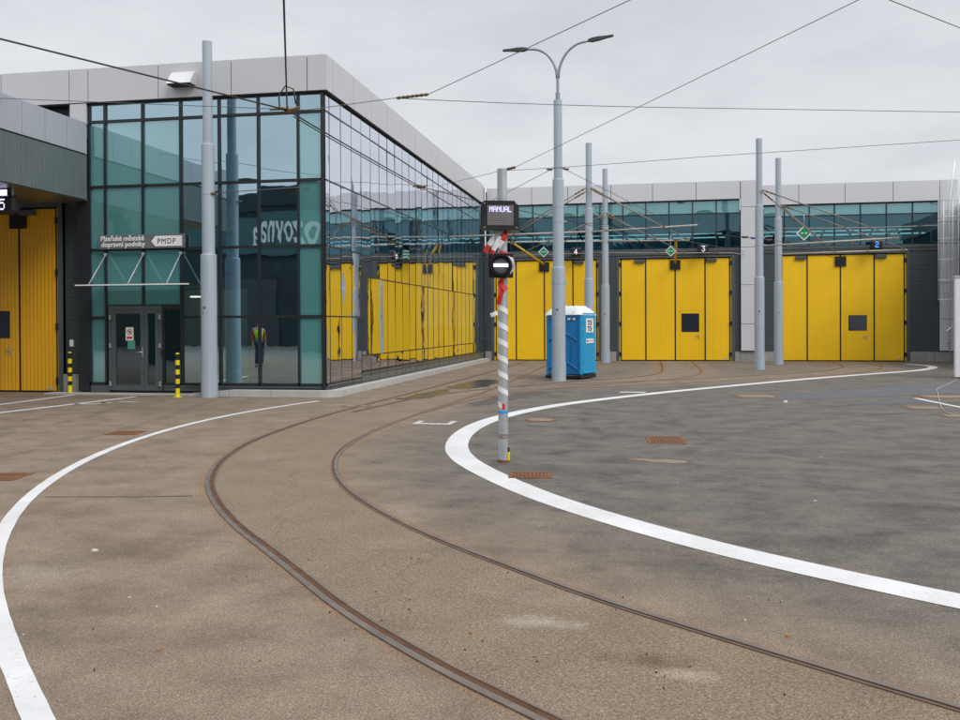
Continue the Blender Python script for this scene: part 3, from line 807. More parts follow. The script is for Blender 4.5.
# ------------------------------------------------------------------ far depot halls
def wall_hall(root, x0, x1, yf, doors, strip_x, zs, zf0, ztop, depth=22):
    """front wall with door openings and a window band, sides, back, roof"""
    mb = BB(); z4 = 4.86
    xs = [x0] + [v for d in doors for v in d] + [x1]
    for i in range(0, len(xs), 2):
        mb.box(xs[i], xs[i+1], yf, yf+.25, .45, z4+.09)
    mb.box(x0, x0+.2, yf+.25, yf+depth, 0, ztop-.1).box(x1-.2, x1, yf+.25, yf+depth, 0, ztop-.1).box(x0, x1, yf+depth, yf+depth+.2, 0, ztop-.1)
    mb.build('wall', M['cladding'], root)
    BB().box(x0, x1, yf-.03, yf+.25, z4+.10, z4+.24).box(x0, x1, yf-.06, yf+.25, z4+.245, zs[0]).build('lintel', M['greyframe'], root)
    for i in range(0, len(xs), 2):
        a, b = xs[i], xs[i+1]
        n_ = max(1, round((b-a)/.85))
        for k in range(n_):
            BB().box(a+(b-a)*k/n_+.006, a+(b-a)*(k+1)/n_-.006, yf-.05, yf+.25, 0, .44).build('plinth', M['plinth'], root)
    BB().box(x0, x1, yf+.25, yf+depth, ztop-.35, ztop-.12).build('roof', M['roof'], root)
    BB().box(x0+.2, x1-.2, yf+6.5, yf+6.6, .1, ztop-.4).box(x0+.2, x1-.2, yf+.3, yf+6.5, ztop-.42, ztop-.36).box(x0+.2, x1-.2, yf+.3, yf+6.5, 4.9, 4.95).build('inner_wall', M['void'], root)
    ll = BB()
    ll.box(x0+.4, x1-.4, yf+3.4, yf+3.5, 6.03, 6.08).box(x0+.4, x1-.4, yf+5.4, yf+5.5, 6.42, 6.46)
    ll.build('hall_lamp', M['lampstrip'], root)
    tr = BB()
    for k in range(int((x1-x0)/2.2)+1):
        xx = x0+.6+k*2.2
        tr.tube([(xx, yf+2.5, 5.0), (xx+1.1, yf+2.5, 7.3)], .05, 6).tube([(xx+2.2, yf+2.5, 5.0), (xx+1.1, yf+2.5, 7.3)], .05, 6)
    tr.build('roof_truss', M['stair'], root)
    for a, b in zip(strip_x[:-1], strip_x[1:]):
        w_ = BB(); fr = BB()
        pane(w_, (a+.015, yf+.02, zs[0]+.02), (1, 0, 0), (0, 0, 1), (0, -1, 0), b-a-.03, zs[1]-zs[0]-.04, mi=0, bow=.004)
        pane(w_, (a+.015, yf+.02, zs[1]+.02), (1, 0, 0), (0, 0, 1), (0, -1, 0), b-a-.03, zs[2]-zs[1]-.04, mi=1, bow=.012, tilt=.002)
        o = w_.build('window', [M['strip'], M['striptop']], root)
        fr.box(a-.025, a+.025, yf-.02, yf+.08, zs[0], zs[2]).box(a+.026, b-.026, yf-.015, yf+.08, zs[1]-.025, zs[1]+.025).box(a+.026, b-.026, yf-.015, yf+.08, zs[2]-.03, zs[2]+.02)
        fr.build('frame', M['frame'], o)

def folding_door(root, edges, yf, h, mat, wicket=None, ribmat=None, handle_dx=.72):
    x0, x1 = edges[0], edges[-1]
    fr = BB()
    fr.box(x0-.22, x0-.09, yf-.03, yf+.2, 0, h+.05).box(x1+.09, x1+.22, yf-.03, yf+.2, 0, h+.05).box(x0-.22, x1+.22, yf-.03, yf+.2, h+.051, h+.145)
    d = fr.build('folding_door', M['greyframe'], root)
    BB().box(x0-.088, x0-.02, yf+.04, yf+.15, .02, h+.02).box(x1+.02, x1+.088, yf+.04, yf+.15, .02, h+.02).build('jamb', M['yellow_plain'], d)
    BB().box(x0-.08, x1+.08, yf+.17, yf+.2, 0, h+.05).build('door_seal', M['blackrubber'], d)
    for i, (a, b) in enumerate(zip(edges[:-1], edges[1:])):
        mb = BB()
        mb.box(a+.034, b-.034, yf+.05, yf+.12, .05, h)
        mb.build('door_leaf', mat, d)
        BB().box(a+.0, a+.033, yf+.06, yf+.13, .04, h).box(b-.033, b, yf+.06, yf+.13, .04, h).build('edge_seal', M['blackrubber'], d)
    for x in (x0-.05, x1+.05):
        for z in (.32, 1.75, 3.18, 4.55):
            BB().box(x-.055, x+.055, yf-.01, yf+.045, z-.09, z+.09).build('hinge', M['black'], d)
    for x in (edges[1]-.28, edges[-2]+.28):
        BB().rbox(x-.24, x+.24, yf-.06, yf+.045, h-.17, h-.01, .02).build('door_operator', M['greyframe'], d)
    xc = edges[len(edges)//2]
    BB().box(xc-.24, xc+.24, yf-.02, yf+.048, h-.5, h-.06).build('wire_notch', M['blackrubber'], d)
    if wicket:
        wx0, wx1, wz0, wz1, hx, hz, dx0, dx1 = wicket
        gr = BB()
        for (a, b, c, e) in ((dx0, dx0+.012, .1, wz1+.16), (dx1-.012, dx1, .1, wz1+.16), (dx0, dx1, wz1+.16, wz1+.172)):
            gr.box(a, b, yf+.044, yf+.0495, c, e)
        gr.build('wicket_door', M['yellow_shade_rib'], d)
        wb = BB(); pane(wb, (wx0, yf+.043, wz0), (1, 0, 0), (0, 0, 1), (0, -1, 0), wx1-wx0, wz1-wz0, bow=.001)
        wb.build('wicket_window', M['wicket'], d)
        BB().add([(wx0-.03, yf+.046, wz0-.03), (wx1+.03, yf+.046, wz0-.03), (wx1+.03, yf+.046, wz1+.03), (wx0-.03, yf+.046, wz1+.03)], [(0, 1, 2, 3)]).build('window_rim', M['blackrubber'], d)
        BB().box(hx-.02, hx+.02, yf+.03, yf+.049, hz-.12, hz+.12).tube([(hx, yf+.01, hz+.02), (hx-.14, yf+.01, hz+.02)], .014, 6).build('door_handle', M['handle'], d)
    BB().box(x1-.32, x1-.12, yf+.044, yf+.049, .09, .13).build('maker_plate', M['galv'], d)
    return d

YF = 43.60
D4 = [-7.30, -6.32, -4.95, -3.58, -2.45]; D3 = [-1.31, -.16, 1.20, 2.56, 3.67]; D2 = [5.98, 7.09, 8.53, 9.97, 11.24]
ha = thing('depot_hall', 'long depot hall with yellow folding doors 3 and 4 under a window strip', 'building', (-1.5, 43.6, 0))
wall_hall(ha, -7.83, 4.14, YF, [(D4[0]-.22, D4[-1]+.22), (D3[0]-.22, D3[-1]+.22)], [4.14-1.07*k for k in range(11, -1, -1)], (5.25, 6.85, 7.45), 7.48, 8.3)
folding_door(ha, D4, YF, 4.78, M['yellow'])
folding_door(ha, D3, YF, 4.78, M['yellow'], (1.51, 2.26, 1.38, 2.19, 2.27, 1.16, 1.42, 2.47))
fa = BB()
fj = [-7.72, -5.53, -3.80, -1.76, .17, 2.16, 4.14]
for a, b in zip(fj[:-1], fj[1:]): fa.box(a+.012, b-.012, YF-.12, YF-.06, 7.49, 8.32)
tz = [.48, 1.72, 3.52, 5.25, 7.10, 8.32]
for a, b in zip(tz[:-1], tz[1:]): fa.box(4.16, 4.88, YF-.15, YF-.09, a+.01, b-.01)
fa.build('fascia', M['fascia_white'], ha)
BB().box(-7.72, 4.16, YF-.058, YF+.2, 7.52, 8.30).box(4.17, 4.87, YF-.088, YF+.2, .46, 8.30).build('fascia_backing', M['gap'], ha)
BB().box(4.15, 4.90, YF-.05, YF+.25, 0, .45).build('tower_plinth', M['plinth'], ha)

hb = thing('depot_hall', 'lower depot hall with yellow folding door 2 and pale panelled end column', 'building', (9, 43.6, 0))
wall_hall(hb, 4.90, 13.45, YF, [(D2[0]-.22, D2[-1]+.22)], [5.0, 6.09, 7.18, 8.27, 9.38, 10.48, 11.58, 12.64], (5.25, 6.62, 7.12), 7.15, 8.05)
folding_door(hb, D2, YF, 4.82, M['yellow'], (8.90, 9.63, 1.42, 2.06, 9.63, 1.10, 8.72, 9.86))
fa = BB()
fj = [4.90, 6.71, 8.70, 10.74, 12.68, 13.45]
for a, b in zip(fj[:-1], fj[1:]): fa.box(a+.012, b-.012, YF-.12, YF-.06, 7.16, 8.06)
tz = [.48, 1.9, 3.5, 5.25, 6.2, 7.16]
for a, b in zip(tz[:-1], tz[1:]): fa.box(12.68, 13.44, YF-.12, YF-.06, a+.01, b-.01)
fa.build('fascia', M['fascia_white'], hb)
BB().box(4.91, 13.44, YF-.058, YF+.2, 7.18, 8.04).box(12.69, 13.43, YF-.058, YF+.01, .46, 7.15).build('fascia_backing', M['gap'], hb)

# right-hand wing
sw = thing('side_wing', 'low dark grey wing with pale fascia at the right edge behind the ladder', 'building', (17, 40, 0))
BB().box(13.55, 24, 34.5, 60, .4, 6.2).build('wall', M['cladding'], sw)
BB().box(13.50, 24, 34.4, 60, 0, .4).build('plinth', M['plinth'], sw)
BB().box(13.49, 24.05, 34.4, 60, 6.2, 7.0).build('fascia', M['fascia'], sw)

M['zinc'] = paint('bright_zinc', (.80, .82, .84), .45, .1, .08, 6)
# caged ladder
ld = thing('caged_ladder', 'galvanised safety ladder with hoop cage fixed to the pale end column', 'ladder', (13.15, 43.2, 0))
sx0, sx1, yl = 12.98, 13.36, 43.18
BB().tube([(sx0, yl, .35), (sx0, yl, 7.0), (sx0+.1, yl+.0, 7.9), (sx0+.25, yl+.1, 8.9)], .03, 8).build('stile', M['zinc'], ld)
BB().tube([(sx1, yl, .35), (sx1, yl, 7.0), (sx1+.1, yl+.0, 7.9), (sx1+.25, yl+.1, 8.9)], .03, 8).build('stile', M['zinc'], ld)
for k in range(23): BB().tube([(sx0, yl, .5+.29*k), (sx1, yl, .5+.29*k)], .009, 6).build('rung', M['zinc'], ld)
cx = (sx0+sx1)/2
hoop = lambda z, r_: [(cx-.25+r_*math.cos(a)*1.05, yl-.12+r_*math.sin(a)*.9, z) for a in np.linspace(R(15), R(-215), 15)]
for z in (2.75, 3.6, 4.5, 5.4, 6.35, 7.1): BB().tube(hoop(z, .40), .020, 6, mi=0).build('hoop', M['zinc'], ld)
cb = BB()
for i in (3, 6, 9, 12):
    a = hoop(2.72, .40)[i]; b = hoop(7.12, .40)[i]
    cb.tube([a, b], .017, 6)
cb.build('cage_bar', M['zinc'], ld)
br = BB()
for z in (.9, 3.1, 4.9, 6.7): br.tube([(sx0, yl, z), (sx0, YF-.1, z)], .02, 6).tube([(sx1, yl, z), (sx1, YF-.1, z)], .02, 6)
br.tube([(sx0-.15, yl-.05, 1.35), (sx0+.12, yl-.05, 1.55)], .04, 8)
br.build('bracket', M['zinc'], ld)

# white panel at the right edge
wp = thing('white_gate_panel', 'tall white metal gate panel at the right edge of the yard', 'gate', (10.4, 30.35, 0))
BB().rbox(9.28, 11.6, 30.31, 30.46, .06, 3.12, .01).build('panel', M['white'], wp)
BB().box(9.26, 11.6, 30.29, 30.48, 3.121, 3.19).build('cap', M['galv'], wp)
BB().box(9.55, 9.62, 30.28, 30.308, 2.86, 2.95).build('latch', M['black'], wp)

# ------------------------------------------------------------------ canopied shed with door 5 (left)
sh = thing('canopied_shed', 'dark clad shed with deep grey canopy over yellow door 5 with canopy shade put into its colour', 'building', (-16, 21.7, 0))
BB().box(-15.17, -14.62, 21.70, 21.95, .50, 5.0).box(-24, -19.6, 21.70, 21.95, 0, 5.0).box(-24, -15.2, 21.72, 21.95, 5.05, 6.9).build('wall', M['cladding'], sh)
BB().rbox(-14.61, -14.29, 21.40, 21.74, .06, 4.98, .02).box(-15.30, -15.18, 21.62, 21.8, 0, 5.0).build('post', M['frame'], sh)
BB().box(-15.32, -14.625, 21.60, 21.95, 0, .49).build('plinth', M['plinth'], sh)
cn = BB()
cn.box(-14.30, -14.255, 13.6, 21.30, 5.02, 6.16).box(-24, -14.30, 13.6, 13.65, 5.02, 6.16)
cn.build('canopy_cladding', M['cladding_v'], sh)
fa = BB()
cj = [21.28, 20.47, 19.63, 18.81, 17.97, 17.13, 16.29, 15.45, 14.61, 13.56]
for a, b in zip(cj[:-1], cj[1:]): fa.box(-14.29, -14.23, b+.008, a-.008, 6.19, 6.98)
fa.box(-24, -14.29, 13.56, 13.62, 6.19, 6.98)
fa.build('canopy_fascia', M['fascia_shed'], sh)
BB().box(-24, -14.30, 13.66, 21.7, 6.6, 6.9).build('canopy_roof', M['roof'], sh)
BB().box(-24, -14.31, 13.66, 21.69, 5.00, 5.06).build('soffit', paint('soffit_metal', (.20, .17, .12), .35, .3, .1), sh)
BB().box(-14.36, -14.29, 21.305, 21.36, 6.19, 6.98).build('end_cap', M['fascia'], sh)
BB().box(-24, -15.2, 21.60, 21.69, 4.90, 4.99).build('lintel', M['frame'], sh)
folding_door(sh, [-19.35, -18.1, -16.51, -15.40], 21.62, 4.86, M['yellow_shade_rib'], (-17.45, -16.83, 1.47, 2.14, -16.78, 1.10, -17.55, -16.60))
BB().box(-15.03, -14.93, 21.655, 21.698, 1.22, 1.40).build('switch_box', M['whiteplastic'], sh)

# ------------------------------------------------------------------ hall behind the camera (seen mirrored in the glass)
bh = thing('workshop_hall', 'dark green workshop hall across the yard, mirrored in the office glass', 'building', (-20, -14, 0))
BB().box(-50, 14, -30, -12.2, 0, 9.4).build('wall', M['backhall'], bh)
BB().box(-50, 14, -12.19, -11.98, 6.4, 8.95).build('sign_band', M['backband'], bh)
BB().box(-50.1, 14.1, -30.1, -12.0, 9.4, 10.7).build('fascia', M['backhall'], bh)
gb = BB()
for x in (-44, -35, -26, -8, 1): gb.box(x-2.6, x+2.6, -12.19, -12.1, 0, 4.8)
gb.build('gate', M['stair'], bh)
text_mesh('vozovna', 2.9, M['signtext'], bh, (-20.3+20, -11.93+14, 6.95), rz=math.pi, name='lettering', extrude=.03, bold=.03, sx=.47)

# ------------------------------------------------------------------ LED digits (5 x 7 dot matrix)
GL = {'2': ["01110", "10001", "00001", "00110", "01000", "10000", "11111"], '3': ["11111", "00001", "00010", "00110", "00001", "10001", "01110"],
      '4': ["00010", "00110", "01010", "10010", "11111", "00010", "00010"], '5': ["11111", "10000", "11110", "00001", "00001", "10001", "01110"],
      'M': ["10001", "11011", "10101", "10101", "10001", "10001", "10001"], 'A': ["01110", "10001", "10001", "11111", "10001", "10001", "10001"],
      'N': ["10001", "11001", "10101", "10011", "10001", "10001", "10001"], 'U': ["10001", "10001", "10001", "10001", "10001", "10001", "01110"],
      'L': ["10000", "10000", "10000", "10000", "10000", "10000", "11111"]}
def dots(txt, x, y, z, px, pz, fill=1.0):
    mb = MB()
    for i, ch in enumerate(txt):
        for r_, row in enumerate(GL[ch]):
            for c, b in enumerate(row):
                if b == '1':
                    a = x+(i*6+c)*px; e = z-(r_+1)*pz
                    mb.add([(a, y, e), (a+px*fill, y, e), (a+px*fill, y, e+pz*fill), (a, y, e+pz*fill)], [(0, 1, 2, 3)])
    return mb

def number_display(dig, loc, label, led, w_=.50):
    t = thing('number_display', label, 'display', loc, 0, 'lit number displays over the doors')
    MB().rbox(-w_/2, w_/2, -.12, .12, -.22, .22, .09).build('case', M['black'], t)
    dots(dig, -.072, -.124, .13, .030, .037).build('digit', led, t)
    MB().box(-.03, .03, .10, .45, -.06, .06).build('bracket', M['frame'], t)
    return t
number_display('4', (-3.39, 43.15, 5.15), 'round black display with lit white 4 over the left yellow door', M['led'])
number_display('3', (2.45, 43.15, 5.18), 'round black display with lit white 3 over the middle yellow door', M['led'])
number_display('2', (9.95, 43.15, 5.22), 'round black display with lit blue 2 over the right yellow door', M['ledblue'])
t = number_display('5', (-14.83, 19.0, 4.60), 'black display with lit white 5 hanging under the shed canopy', M['led'], .54)
t = thing('light_panel', 'small lit information panel hanging under the shed canopy, cut by the left edge', 'display', (-14.98, 19.1, 4.88))
MB().box(-.45, .24, -.05, .05, -.09, .12).build('case', M['black'], t)
MB().box(-.42, .16, -.056, -.051, -.05, .09).build('lit_panel', M['ledviolet'], t)
MB().box(.24, .28, -.02, .02, -.32, .12).build('hanger', M['galv'], t)

# ------------------------------------------------------------------ masts
def mast(x, y, label, h=8.7, dia=(.37, .30, .235), steps=(3.5, 6.2), clamps=(), name='catenary_mast', cat='mast', mark=True):
    t = thing(name, label, cat, (x, y, 0), 0, 'grey stepped masts in the yard' if name == 'catenary_mast' else None)
    a, b, c = (d/2 for d in dia)
    MB().lathe([(a+.012, 0), (a+.012, .55), (a, .552), (a, steps[0]-.03), (a-.01, steps[0]), (b, steps[0]+.005)], n=28).build('base_section', M['mast'], t)
    MB().lathe([(b, steps[0]), (b, steps[1]-.03), (b-.01, steps[1]), (c, steps[1]+.005)], n=28).build('middle_section', M['mast'], t)
    MB().lathe([(c, steps[1]), (c, h)], n=28).build('upper_section', M['mast'], t)
    for z in clamps:
        r_ = b if z < steps[1] else c
        if z < steps[0]: r_ = a
        MB().lathe([(r_+.008, z-.022), (r_+.008, z+.022)], n=24).box(r_, r_+.09, -.025, .025, z-.02, z+.02).build('clamp', M['mast'], t)
    if mark:
        mk = MB()
        zc = 2.12
        for k in range(3):       # small unreadable stencilled marks, two rows
            mk.add([(math.sin(q)*(a+.003), -math.cos(q)*(a+.003), z) for q, z in ((-.28+k*.2, zc+.03), (-.28+k*.2+.13, zc+.03), (-.28+k*.2+.13, zc+.10), (-.28+k*.2, zc+.10))] if k < 2 else
                   [(math.sin(q)*(a+.003), -math.cos(q)*(a+.003), z) for q, z in ((-.36, zc-.09), (.28, zc-.09), (.28, zc-.03), (-.36, zc-.03))], [(0, 1, 2, 3)])
        mk.build('stencil_mark', M['darktext'], t)
    return t
mast(-10.62, 20.78, 'tall grey stepped mast standing before the glass front by the entrance', dia=(.385, .31, .235), clamps=(4.98,))
mast(4.09, 35.77, 'left of the two grey masts before the pale tower column', clamps=(6.73, 4.70, 5.0))
mast(5.37, 40.16, 'right of the two grey masts, standing beside yellow door 2', clamps=(6.70, 4.66))
mast(-2.27, 35.3, 'grey mast rising behind the blue toilet with long bracket arms', clamps=(6.95, 5.29))
mast(-1.93, 41.3, 'grey mast between yellow doors 4 and 3, close to the wall', clamps=(6.73, 5.45))
lm = mast(-2.74, 28.02, 'tall street lamp with two curved arms in front of the blue toilet', h=8.62, dia=(.42, .345, .26), name='street_lamp', cat='street lamp', clamps=(6.55, 5.35, 4.9, 3.0))
MB().lathe([(.07, 8.62), (.07, 8.85), (.045, 8.86), (.045, 9.42)], n=16).build('lamp_stem', M['lampgrey'], lm)
for s, dz in ((-1, 0), (1, .13)):
    pts = []
    for q in np.linspace(0, 1, 12):
        a = q*math.pi/2
        pts.append((s*(.02+.78*(1-math.cos(a))), 0, 9.30+.93*math.sin(a)+dz*q))
    pts.append((s*1.0, 0, 10.25+dz*1.15))
    arm = MB().tube(pts, [.042]*6+[.036]*(len(pts)-6), 10).build('lamp_arm', M['lampgrey'], lm)
    hd = MB()
    z = 10.25+dz*1.15
    prof = [(.93, .055, .035), (1.05, .085, .06), (1.25, .085, .06), (1.45, .06, .04), (1.70, .05, .028)]
    vs_ = []
    for (xx, wy, hz) in prof:
        zz = z+(xx-.93)*(.0 if s < 0 else .14)
        vs_ += [(s*xx, -wy, zz-hz), (s*xx, wy, zz-hz), (s*xx, wy*.8, zz+hz*.8), (s*xx, -wy*.8, zz+hz*.8)]
    fs_ = [(4*i+k, 4*i+(k+1) % 4, 4*i+4+(k+1) % 4, 4*i+4+k) for i in range(4) for k in range(4)] + [(3, 2, 1, 0), (16, 17, 18, 19)]
    hd.add(vs_, fs_).build('lamp_head', M['lamphead'], lm)

# ------------------------------------------------------------------ bollards
for x, y, lab in ((-14.80, 21.33, 'yellow and black banded bollard before the pale plinth of the shed'), (-11.40, 20.66, 'yellow and black banded bollard right of the entrance door')):
    t = thing('bollard', lab, 'bollard', (x, y, 0), 0, 'banded bollards by the entrance')
    mb = MB()
    zz = [0, .30, .43, .55, .66, .77, .87, .97, 1.07]
    zz = [0, .22, .33, .45, .56, .68, .79, .91, 1.06]
    for i, (a, b) in enumerate(zip(zz[:-1], zz[1:])):
        mb.lathe([(.052, a), (.052, b)], n=18, mi=i % 2, cap=(i in (0, 7)))
    mb.build('post', [M['bwyel'], M['blackrubber']], t)
    MB().lathe([(.05, 1.06), (.035, 1.085), (.0, 1.09)], n=18).build('cap', M['blackrubber'] if False else M['bwyel'], t)
    MB().lathe([(.11, 0), (.11, .015)], n=18).build('foot_plate', M['bwyel'], t)

# ------------------------------------------------------------------ portable toilet
tl = thing('portable_toilet', 'blue portable toilet with white roof standing behind the street lamp', 'toilet', (-2.13, 28.72, 0), math.atan2(.327, -.945))
# local x: along the side face (towards the left), local y: along the door face (away) -> make it right-handed
Mloc = Matrix(((-.945, .327, 0), (.327, .945, 0), (0, 0, 1)))
tl.rotation_euler = (0, 0, 0)
Mt = Mloc.to_4x4()
def tb(mb, name, mat, parent=tl):
    mb.xform(Mt); mb.f = [tuple(reversed(f)) for f in mb.f]
    return mb.build(name, mat, parent)
S = 1.17
# base, body (side panel with raised arch ribs), door, roof
tb(MB().rbox(-.04, S+.04, -.04, S+.04, .03, .14, .02), 'skid_base', M['black'])
body = MB().rbox(0, S, .02, S, .14, 2.03, .035)
for x in (.03, S-.03): body.rbox(x-.035, x+.035, -.012, .05, .16, 2.02, .012)
body.rbox(.05, S-.05, -.012, .03, 1.93, 2.02, .01)
for zc, sgn in ((1.32, 1), (.42, 1)):
    pts = [(.10+(S-.2)*u, -.004, zc+.22*math.sin(math.pi*u)-.1) for u in np.linspace(0, 1, 11)]
    body.tube(pts, .022, 6)
for x in (.28, .56, .84): body.rbox(x-.02, x+.02, -.010, .03, .2, 1.2, .008)
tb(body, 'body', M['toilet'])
sp_ = MB()
for k in range(5):
    sp_.box(.16+k*.17, .16+k*.17+.1, -.016, -.008, 1.88, 1.94)
tb(sp_, 'vent_slot', M['whiteplastic'])
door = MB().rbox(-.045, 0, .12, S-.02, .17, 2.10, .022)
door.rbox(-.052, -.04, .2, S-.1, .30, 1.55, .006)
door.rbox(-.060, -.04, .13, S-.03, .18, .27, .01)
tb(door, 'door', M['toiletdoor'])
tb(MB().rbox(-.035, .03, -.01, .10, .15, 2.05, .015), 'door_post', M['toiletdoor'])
st_ = MB().box(-.066, -.061, .30, .92, 1.48, 1.93).box(-.066, -.061, .30, .92, 1.14, 1.28)
tb(st_, 'sticker', M['whiteplastic'])
hin = MB()
for z in (.4, .75, 1.15, 1.6): hin.box(-.05, -.02, .095, .125, z-.04, z+.04)
hin.box(-.075, -.05, .93, 1.0, .98, 1.05)
tb(hin, 'latch', M['handle'])
rf = MB()
n_ = 10
for j in range(n_+1):
    for i in range(n_+1):
        u, v = i/n_, j/n_
        e = (1-abs(2*u-1)**4)*(1-abs(2*v-1)**4)
        rf.v.append((-.05+(S+.1)*u, -.05+(S+.1)*v, 2.04+.29*e**.5))
for j in range(n_):
    for i in range(n_):
        rf.f.append((j*(n_+1)+i, j*(n_+1)+i+1, (j+1)*(n_+1)+i+1, (j+1)*(n_+1)+i)); rf.sm.append(True); rf.mi.append(0)
rf.box(-.05, S+.05, -.05, S+.05, 2.032, 2.05)
for u in (.2, .5, .8): rf.tube([(u*S, -.0, 2.08), (u*S, .15, 2.30), (u*S, S-.15, 2.30), (u*S, S, 2.08)], .03, 8)
tb(rf, 'roof', M['toiletroof'])
# lettering on the sticker: two rows
ang = math.atan2(.945, .327)
def on_door(y, z): return Vector((-.069*-.945 + y*.327, -.069*.327 + y*.945, z))
for row, z in (('TOI', 1.715), ('TOI', 1.525)):
    text_mesh(row, .215, M['darktext'], tl, on_door(.42, z), rz=ang, name='lettering', bold=.008, extrude=.002, sx=.95)
text_mesh('®' if False else '.', .30, M['red'], tl, on_door(.80, 1.86), rz=ang, name='red_dot', bold=.01, extrude=.002)
mk = MB().box(-.0685, -.0665, .34, .46, 1.18, 1.24).box(-.0685, -.0665, .5, .86, 1.20, 1.215)
tb(mk, 'sticker_print', M['darktext'])

# ------------------------------------------------------------------ signal post
sp = thing('signal_post', 'thin galvanised signal post wrapped in red and white barrier tape, carrying screen and signal', 'signal post', (-1.83, 11.44, 0))
MB().lathe([(.062, 0), (.062, 3.72)], n=24).build('pole', M['galv'], sp)
MB().lathe([(.075, 0), (.075, .03)], n=24).build('foot', M['rustiron'], sp)
MB().lathe([(.0635, .62), (.0635, .655)], n=24).build('blue_band', M['bluetape'], sp)
MB().lathe([(.0632, .30), (.0632, .36)], n=24).build('sticker', paint('old_sticker', (.25, .2, .2), .7, 0, .4, 30), sp)
MB().rbox(.055, .085, -.03, .01, .02, .13, .006).build('cable_tail', M['bwyel'], sp)
MB().rbox(.058, .08, -.02, .01, .13, .19, .004).build('cable_plug', M['black'], sp)
# spiral tape: white and red stretches
def ribbon(pts_fn, n, half, name, cuts, th=.0015):
    """pts_fn(t)->(point, width direction); cuts: list of (t0,t1,mat)"""
    mb = MB()
    for t0, t1, mi in cuts:
        m_ = max(2, int(n*(t1-t0)))
        vs = []
        for k in range(m_+1):
            p_, wd = pts_fn(t0+(t1-t0)*k/m_)
            p_ = Vector(p_); wd = Vector(wd).normalized()*half
            vs += [p_-wd, p_+wd]
        mb.add(vs, [(2*k, 2*k+2, 2*k+3, 2*k+1) for k in range(m_)], True, mi)
    return mb
turns = 6.2
def spiral(t):
    a = -2.3+turns*2*math.pi*t
    z = 1.98-1.28*t**.96
    return (.0655*math.cos(a), .0655*math.sin(a), z), (0.0, 0.0, 1)
cuts = [(0, .985, 0), (.985, 1, 1)]
# show the visible front faces mostly white, red where the print changes
tape = thing('barrier_tape', 'red and white barrier tape wound round the signal post and knotted at its heads', 'tape', (-1.83, 11.44, 0))
ribbon(spiral, 320, .036, 't', cuts).build('spiral', [M['tapewhite'], M['red']], tape)
# loops at the heads
def path_ribbon(pts, half, wdir, cols, name, parent):
    P = catmull(pts, .02)
    mb = MB(); m_ = len(P)
    for k in range(m_-1):
        c_ = cols[min(len(cols)-1, int(k/m_*len(cols)))]
        a, b = Vector(P[k]), Vector(P[k+1])
        tg_ = Vector(P[min(k+2, m_-1)]-P[max(k-2, 0)]); tg_.y = 0; tg_.normalize()
        nrm = Vector((-tg_.z, 0, tg_.x))*half
        tw = Vector((0, .5*half*math.sin(k*.35), 0))
        tg2 = Vector(P[min(k+3, m_-1)]-P[max(k-1, 0)]); tg2.y = 0; tg2.normalize(); nrm2 = Vector((-tg2.z, 0, tg2.x))*half
        mb.add([a-nrm-tw, b-nrm2-tw, b+nrm2+tw, a+nrm+tw], [(0, 1, 2, 3)], True, c_)
    mb.build(name, [M['tapewhite'], M['red']], parent)
path_ribbon([(.02, -.085, 2.90), (-.05, -.11, 2.86), (-.12, -.13, 2.79), (-.165, -.13, 2.73), (-.200, -.12, 2.66)], .036, (.6, .1, .8), [1, 0, 0, 0, 1, 1], 'loose_end', tape)
path_ribbon([(.06, -.09, 2.90), (.0, -.12, 2.83), (-.05, -.14, 2.76), (-.085, -.14, 2.70), (-.14, -.13, 2.60)], .034, (.7, .1, .7), [1, 0, 0, 0, 1, 1], 'loose_end', tape)
path_ribbon([(.05, -.10, 2.93), (.06, -.12, 2.85), (.0, -.13, 2.77), (-.03, -.12, 2.71)], .028, (.8, .1, .5), [1, 1, 0, 0], 'loose_end', tape)
path_ribbon([(-.02, -.10, 2.66), (.09, -.105, 2.64), (.155, -.11, 2.54), (.150, -.11, 2.44), (.07, -.105, 2.36), (-.02, -.10, 2.30)], .018, (.5, .1, .5), [1, 0, 0, 0, 1, 1], 'signal_loop', tape)
path_ribbon([(-.03, -.08, 2.30), (.02, -.09, 2.24), (.06, -.08, 2.18)], .03, (.7, 0, .7), [1, 1], 'knot', tape)
path_ribbon([(-.02, -.085, 2.28), (.0, -.09, 2.16), (-.03, -.085, 2.06), (-.04, -.08, 2.00)], .028, (.9, 0, .2), [1, 1, 1], 'knot', tape)
path_ribbon([(-.055, -.08, 1.90), (-.10, -.10, 1.87), (-.14, -.10, 1.865)], .026, (.3, 0, .9), [0, 0], 'loose_end', tape)

ds = thing('message_screen', 'black boxed screen showing lit word in capital letters on the signal post', 'screen', (-1.84, 11.30, 3.11), R(-7))
ds.rotation_euler = (R(0), 0, R(17))
# front frame with cut corners, tapered hood at the rear
fr_ = [(-.19, -.185), (.19, -.185), (.235, -.14), (.235, .12), (.175, .185), (-.20, .185), (-.235, .15), (-.235, -.14)]
hb_ = MB()
k = len(fr_)
vs_ = [(x, -.06, z) for x, z in fr_] + [(x*.98, .18, z*.92) for x, z in fr_]
hb_.add(vs_, [tuple(range(k)), tuple(range(2*k-1, k-1, -1))] + [(i, i+k, (i+1) % k+k, (i+1) % k) for i in range(k)])
hb_.build('case', M['black'], ds)
MB().box(-.165, .165, -.066, -.061, -.125, .125).build('display_glass', M['screen'], ds)
dots('MANUAL', -.137, -.0685, .112, .0079, .0100, .95).build('lit_text', M['ledviolet'], ds)
MB().box(-.245, -.238, -.05, .15, -.12, .13).build('side_flange', M['ledlens'], ds)
MB().box(-.05, .05, .02, .10, -.30, -.186).build('bracket', M['galv'], ds)
